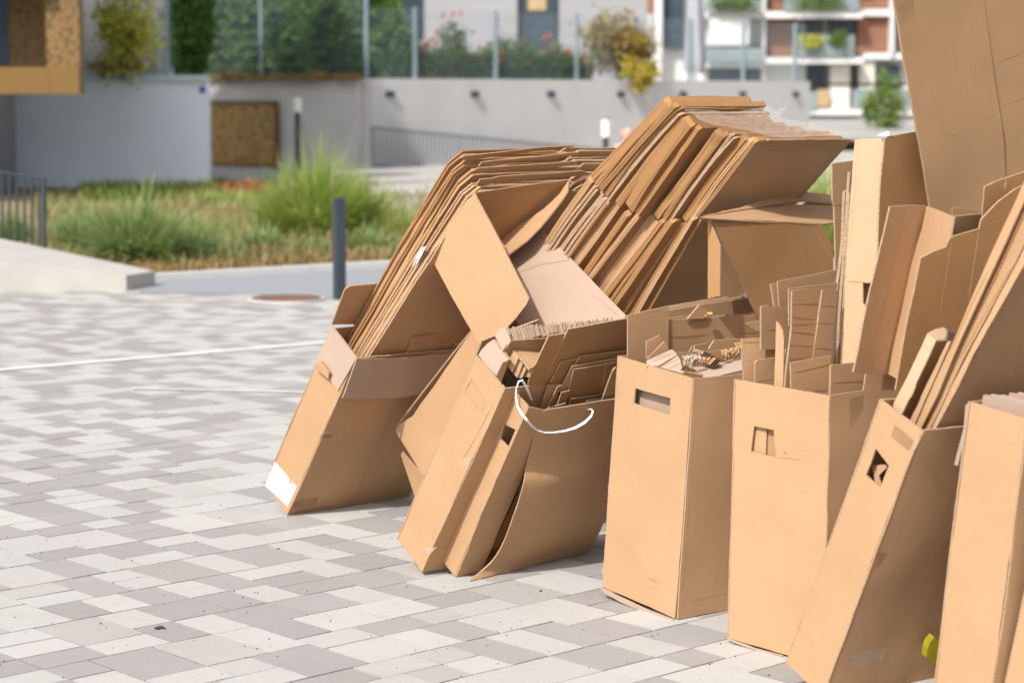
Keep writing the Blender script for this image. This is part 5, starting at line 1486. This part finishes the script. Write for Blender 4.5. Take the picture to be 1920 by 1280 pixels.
# honeycomb ends of thick fluted board
def fluted(label, pts, y, seed):
    P = [F4.hit(p, 'y', y) for p in pxs('i', pts)]
    a, b_, c = P[0], P[1], P[2]
    mb = MB(); n = 11
    X = (b_ - a); Yv = (c - b_); dn = F4.M[:, 1] * .05
    for r_ in range(2):
        for q in range(n):
            p = a + X * (q + .5) / n + Yv * (r_ + .5) / 2
            e1 = X / n * .42; e2 = Yv / 2 * .42
            V = [p - e1 - e2, p + e1 - e2 * .2, p + e1 * .2 + e2, p - e1 + e2 * .6]
            V = V + [v_ + dn for v_ in V]
            mb.add(V, [(0, 1, 5, 4), (1, 2, 6, 5), (2, 3, 7, 6), (3, 0, 4, 7)], 0)
    V = [a, b_, b_ + dn, a + dn]; mb.add(V, [(0, 1, 2, 3)], 1)
    V = [a + Yv, b_ + Yv, b_ + Yv + dn, a + Yv + dn]; mb.add(V, [(0, 1, 2, 3)], 1)
    V = [a + Yv * .5, b_ + Yv * .5, b_ + Yv * .5 + dn, a + Yv * .5 + dn]; mb.add(V, [(0, 1, 2, 3)], 1)
    V = [a + dn * .25, b_ + dn * .25, b_ + Yv + dn * .25, a + Yv + dn * .25]; mb.add(V, [(0, 1, 2, 3)], 1)
    o = mb.build('fluted_offcut', [MKE, MKD]); tag(o, label, 'cardboard offcut')
fluted('thick fluted offcut with open cells, upper one in the fourth box', [(800, 785), (1060, 910), (1040, 960)], .115, 1)
fluted('thick fluted offcut with open cells, lower one in the fourth box', [(890, 985), (990, 890), (1050, 935)], .10, 2)

# ---- contents of the fifth box
def rim_plane(F, ax, y):
    """plane of a box frame, or one turned about the upright through a rim point"""
    if not isinstance(ax, tuple): return px_plane(F, ax, y)
    p, turn = pxs('m', [ax[:2]])[0], ax[2]
    P = F.hit(p, 'y', y)
    return px_plane(Frame(P, 41.9 + turn, 1.5), 'y', 0)
F5S = [
    ('y', .352, [(480, 560), (900, 560), (900, 1160), (420, 1160), (430, 900)], .4, 'plain board at the very back of the fifth box', ()),
    ('y', .345, [(350, 216), (600, 170), (880, 114), (880, 500), (470, 620), (370, 430)], .8, 'wide board standing at the back of the fifth box', ()),
    ('y', .355, [(303, 240), (352, 234), (368, 420), (330, 440)], .6, 'narrow end of board left of the wide one in the fifth box', ()),
    ('y', .30, [(452, 280), (520, 272), (880, 230), (880, 560), (460, 600)], .95, 'pale edged board in front of the wide one in the fifth box', ()),
    ('y', .315, [(214, 432), (240, 425), (275, 420), (300, 432), (460, 436), (460, 800), (220, 800)], .75, 'square ended board at the left back of the fifth box', ([(275, 640), (345, 632)],)),
    ((60, 1085, -13), .352, [(50, 712), (200, 700), (345, 680), (350, 1160), (62, 1120)], .9, 'fluted light brown board at the left of the fifth box', ([(60, 738), (340, 730)],)),
    ((165, 1110, -9), .302, [(165, 910), (185, 890), (335, 868), (338, 1160), (165, 1130)], .45, 'small board with a bent corner at the left front of the fifth box', ([(335, 875), (240, 1040)], [(170, 1080), (335, 1050)])),
    ('x', .055, [(345, 560), (362, 572), (400, 640), (412, 720), (404, 1170), (328, 1150), (338, 820)], .95, 'pale curled strip standing on edge in the fifth box', ()),
    ('y', .19, [(483, 296), (620, 282), (748, 290), (735, 440), (700, 640), (664, 870), (655, 1250), (410, 1250), (430, 1000), (478, 620)], .12, 'tall dark brown board with many creases in the fifth box', ([(485, 415), (740, 412)], [(484, 525), (720, 545)], [(480, 590), (705, 585)], [(470, 650), (690, 675)], [(450, 765), (680, 772)], [(440, 885), (668, 880)])),
    ('y', .185, [(746, 292), (868, 295), (820, 880), (664, 872), (700, 640)], .35, 'orange brown leaf beside the tall dark creased board in the fifth box', ([(736, 428), (860, 430)], [(715, 580), (840, 582)], [(680, 790), (815, 800)])),
    ((475, 1165, -4), .165, [(470, 918), (620, 884), (812, 850), (800, 1230), (472, 1200)], .6, 'board with a frayed double top in the middle front of the fifth box', ([(490, 1000), (805, 925)], [(600, 1170), (790, 1140)])),
    ('y', .035, [(815, 940), (835, 928), (1010, 912), (1010, 990), (1165, 1012), (1160, 1300), (800, 1300)], .75, 'low board at the front right of the fifth box', ([(820, 1085), (1130, 1070)], [(1130, 1070), (1160, 1040)])),
    ('y', .06, [(1160, 1000), (1225, 1000), (1215, 1280), (1155, 1280)], .3, 'dark narrow sheet between the front boards of the fifth box', ()),
    ('y', .035, [(1218, 1012), (1300, 1015), (1395, 1048), (1390, 1240), (1208, 1260)], .5, 'short board at the right end of the fifth box', ([(1222, 1030), (1330, 1018)],)),
]
for ax, y, pts, tn, lab, crs in F5S:
    loose(lab, rim_plane(F5, ax, y), 'm', pts, TH, tn, warp=.003, rough=.001, creases=[('m', c, .003, 3) for c in crs])
loose('orange brown upright board left of the tall pale carton', px_plane(F5, 'y', .345), 'l', [(6, 495), (30, 485), (196, 462), (200, 700), (130, 1000), (60, 1500), (40, 2200), (0, 2200), (30, 1280), (22, 850), (10, 800)], TH, .55, warp=.002, creases=[('l', [(20, 850), (110, 842)], .003, 3)])
for q, (pts, lab) in enumerate((([(116, 730), (150, 712), (150, 800), (60, 1900), (20, 2200), (-10, 2200), (30, 1700), (95, 1150)], 'left'), ([(158, 565), (182, 560), (150, 1000), (130, 1500), (60, 2200), (45, 2200), (110, 1300)], 'middle'), ([(150, 742), (176, 738), (150, 1200), (110, 2200), (85, 2200), (125, 1400)], 'right'))):
    loose(lab + ' one of three boards seen edge on beside the tall pale carton', px_plane(F5, 'y', .30 - .05 * q), 'l', pts, .010, .4, MKE)
t = thing('tall_carton', 'tall narrow pale carton with a torn hand hole standing in the fifth box', 'carton', F5.hit(pxs('m', [(980, 1200)])[0], 'x', .19))  # lit narrow side and shaded wide side are painted in two krafts
plx = px_plane(F5, 'x', .19)
S('narrow_panel', plx, 'h', [(219, 466), (240, 462), (308, 461), (313, 480), (306, 560), (290, 870), (282, 960), (245, 1300), (172, 1300), (188, 930)], TH, t, km(MKL), .8, warp=.002,
  holes=[('m', [(1088, 226), (1130, 232), (1172, 222), (1130, 415), (1110, 430), (1086, 405)])], creases=[('l', [(232, 282), (150, 1280)], .003), ('m', [(955, 218), (1090, 224)], .002, 3)])
q0 = pxs('h', [(316, 470)])[0]
S('wide_panel', px_plane(F5, 'y', float(F5.loc(F5.hit(q0, 'x', .19))[1])), 'h', [(312, 462), (322, 455), (430, 438), (470, 700), (420, 900), (285, 1000), (292, 860), (304, 560)], TH, t, km(MKD), .5, warp=.004)
S('inner_panel', px_plane(F5, 'x', .225), 'm', [(1060, 150), (1210, 150), (1190, 520), (1060, 520)], TH, t, km(MK), .2)
o = loose('scrap of white paper stuck on the top edge of the tall pale carton', px_plane(F5, 'x', .20), 'l', [(380, 250), (400, 232), (450, 222), (462, 212), (494, 222), (490, 245), (440, 256)], .004, .9, MLABEL, name='paper_scrap', cat='paper scrap', warp=.006, step=.02)

# ---- big folded boards standing between the fifth and sixth boxes
t = thing('large_board', 'huge flattened board rising out of the picture at upper right', 'large board', F6.hit(pxs('h', [(560, 715)])[0], 'y', .30))
fb = Frame(F6.w((0, .30, 0)), 36, 4)
S('left_leaf', px_plane(fb, 'y', 0), 'h', [(330, -160), (648, -160), (660, 60), (697, 340), (728, 640), (716, 900), (735, 1900), (480, 1900), (500, 900), (470, 695), (425, 440), (352, 0)], .007, t, km(MK), .05, warp=.005,
  creases=[('h', [(524, 446), (552, 444)], .006), ('l', [(1220, 130), (1400, 60)], .003), ('h', [(365, 40), (400, 8)], .0015)], uvrot=True)
S('right_leaf', px_plane(fb, 'y', .006), 'h', [(642, -160), (840, -160), (860, 1900), (738, 1900), (720, 900), (724, 640), (692, 340), (654, 60)], .007, t, km(MK), .12, warp=.005, creases=[('h', [(676, 215), (782, 170)], .003), ('h', [(712, 352), (790, 320)], .003)], uvrot=True)
S('brown_tape', px_plane(fb, 'y', -.0015), 'h', [(352, -2), (414, -12), (416, 52), (366, 68)], .0004, t, [MTAPE] * 3, warp=.001)

t = thing('channel_board', 'board folded into a three sided channel standing at the right of the fifth box', 'folded board', F6.hit(pxs('h', [(330, 1245)])[0], 'y', .22))
v0 = .21
P_ = {k_: pxs('h', [q])[0] for k_, q in dict(a=(335, 688), b=(452, 686), c=(546, 722), d=(640, 714), e=(330, 1245), f=(212, 1240), g=(362, 1264)).items()}
dp = lambda k_, y: F6.hit(P_[k_], 'y', y)[1]
fr = Frame(F6.w((0, 0, 0)), 30, 8)
dq = lambda k_, y: fr.hit(P_[k_], 'y', y)[1]
S('left_leaf', pt_plane((*P_['a'], dq('a', .245)), (*P_['b'], dq('b', .28)), (*P_['f'], dq('f', .245))), 'h', [(335, 688), (400, 684), (454, 686), (440, 760), (400, 900), (345, 1160), (332, 1246), (270, 1244), (211, 1240)], TH, t, km(MK), .6, warp=.003, creases=[('h', [(385, 700), (262, 1240)], .0025), ('h', [(440, 700), (318, 1240)], .002, 3)], uvrot=True)
S('middle_leaf', pt_plane((*P_['b'], dq('b', .28)), (*P_['c'], dq('c', .10)), (*P_['e'], dq('e', .26))), 'h', [(454, 686), (500, 702), (548, 722), (535, 800), (470, 1000), (364, 1266), (330, 1246), (345, 1160), (400, 900), (440, 760)], TH, t, km(MK), .7, warp=.003, uvrot=True)
S('right_leaf', pt_plane((*P_['c'], dq('c', .10)), (*P_['d'], dq('d', .14)), (*P_['g'], dq('g', .10))), 'h', [(546, 722), (642, 713), (640, 850), (560, 1000), (470, 1000), (535, 800)], TH, t, km(MK), .25, warp=.003)
loose('plain board standing behind the channel shaped board', px_plane(fr, 'y', .31), 'h', [(330, 720), (640, 740), (600, 1000), (420, 1300), (250, 1300), (300, 1000)], TH, .3)
loose('torn dark flap end behind the channel board', px_plane(fr, 'y', .22), 'l', [(1030, 862), (1110, 868), (1215, 888), (1290, 915), (1280, 1000), (1040, 1000)], TH, .15, rough=.003)
loose('tall reddish board with stepped top leaning in the sixth box', px_plane(fr, 'y', .065), 'h', [(438, 860), (480, 838), (522, 824), (534, 796), (546, 788), (634, 762), (640, 735), (650, 722), (700, 672), (755, 632), (780, 620), (690, 960), (600, 1120), (560, 1300), (356, 1300), (390, 1090)], TH, .1, MKD, warp=.003,
      creases=[('h', [(632, 762), (594, 1010)], .005), ('l', [(1290, 1025), (1500, 960)], .002), ('h', [(540, 800), (500, 1040)], .003)], uvrot=True)
loose('upper right board behind the stepped reddish one', px_plane(fr, 'y', .10), 'h', [(651, 622), (700, 600), (790, 570), (830, 560), (830, 1400), (660, 1400), (645, 760), (645, 700)], TH, .2, MKD, creases=[('l', [(1490, 610), (1478, 720)], .010)])

# ---- sheets leaning in the sixth box
t = thing('slim_carton', 'slim pale carton with a brown tape band leaning in the sixth box', 'carton', F6.hit(pxs('n', [(200, 1060)])[0], 'x', .04))  # light and shade of its two sides put into the board colours
S('narrow_panel', px_plane(F6, 'x', .035), 'n', [(398, 500), (430, 520), (462, 552), (400, 690), (305, 890), (210, 1100), (130, 1100), (145, 1020), (240, 840)], TH, t, km(MKL), 1.0, warp=.002)
S('top_flap', pt_plane(*[(*p, d) for p, d in zip(pxs('n', [(398, 500), (545, 470), (462, 552)]), (5.46, 5.58, 5.42))]), 'n', [(398, 500), (460, 468), (520, 450), (550, 478), (545, 520), (520, 545), (462, 554)], TH, t, km(MKL), 1.0)
S('end_flap', px_plane(F6, 'y', .118), 'n', [(546, 470), (608, 502), (570, 570), (545, 540)], TH, t, km(MKP), .2)
S('wide_panel', px_plane(F6, 'y', .128), 'n', [(462, 556), (545, 546), (560, 560), (420, 860), (280, 1180), (200, 1180), (215, 1090), (310, 880)], TH, t, km(MKD), .7, warp=.002)
S('brown_tape', px_plane(F6, 'x', .0335), 'n', [(240, 838), (310, 892), (282, 960), (240, 1022), (178, 965)], .0004, t, [plain('tan_band', (.50, .29, .14), .45, var=.06)] * 3, warp=.0005)
for pts, ax, y, tn, lab, mt, cr in (
    ([(545, 560), (572, 556), (500, 720), (300, 1180), (262, 1160), (400, 860)], 'x', .07, .9, 'narrow light edge of board beside the slim pale carton', MK, ()),
    ([(830, 0), (1130, -660), (1195, -660), (890, 20), (640, 560), (470, 960), (340, 1220), (300, 1190), (420, 930), (600, 540)], 'x', .075, .7, 'long rounded board edge leaning up to the right in the sixth box', MK, ([(850, 40), (560, 640)],)),
    ([(892, 10), (1195, -655), (1240, -655), (900, 95), (600, 690), (370, 1230), (335, 1215), (600, 640)], 'x', .09, .2, 'dark narrow board edge second among the leaning ones in the sixth box', MKD, ()),
    ([(950, -20), (1240, -640), (1335, -620), (1050, -20), (840, 370), (660, 700), (405, 1240), (360, 1225), (590, 720)], 'x', .095, .35, 'broader board edge third among the leaning ones in the sixth box', MK, ([(1030, 0), (640, 690)],)),
    ([(1060, -20), (1350, -600), (1410, -600), (1115, -5), (740, 660), (690, 770), (440, 1270), (398, 1240), (700, 660)], 'x', .10, .95, 'bright cut edge of the front board leaning in the sixth box', MK, ())):
    loose(lab, px_plane(F6, ax, y), 'n', pts, .006, tn, mt, warp=.001, creases=[('n', c, .003, 3) for c in cr])
loose('broad dark front board leaning in the sixth box towards the right edge', px_plane(F6, 'y', .022), 'n', [(1118, -10), (1410, -600), (1500, -600), (1500, 1290), (430, 1290), (445, 1230), (695, 770), (760, 660)], TH, .2, warp=.004, creases=[('n', [(1110, 610), (930, 930)], .005), ('n', [(980, 430), (560, 1230)], .003)])

# ---- folded sheets in the seventh box
rs7 = random.Random(2)
(xa7, za7), (xb7, zb7) = to2d(px_plane(F7, 'y', .08), pxs('n', [(790, 950), (1120, 905)]))
for q in range(16):
    x = .022 + q * .034 + rs7.uniform(-.003, .003)
    mb = MB(); z = F7.loc(F7.hit(pxs('n', [(800, 965)])[0], 'x', .03))[2] - .0 + rs7.uniform(-.004, .004)
    sheet(mb, [(0, .45), (.150, .45), (.150, z), (0, z)], F7.w((x, .165, 0)), (-F7.M[:, 1] + F7.M[:, 0] * .12) / math.hypot(1, .12), F7.M[:, 2], th=.014, warp=.0015, rim=0)
    tag(mb.build('divider_sheet', km(MKP), tint=rs7.random()), 'pale folded sheet packed upright on edge in the seventh box', 'divider sheet', 'folded sheets in the seventh box')
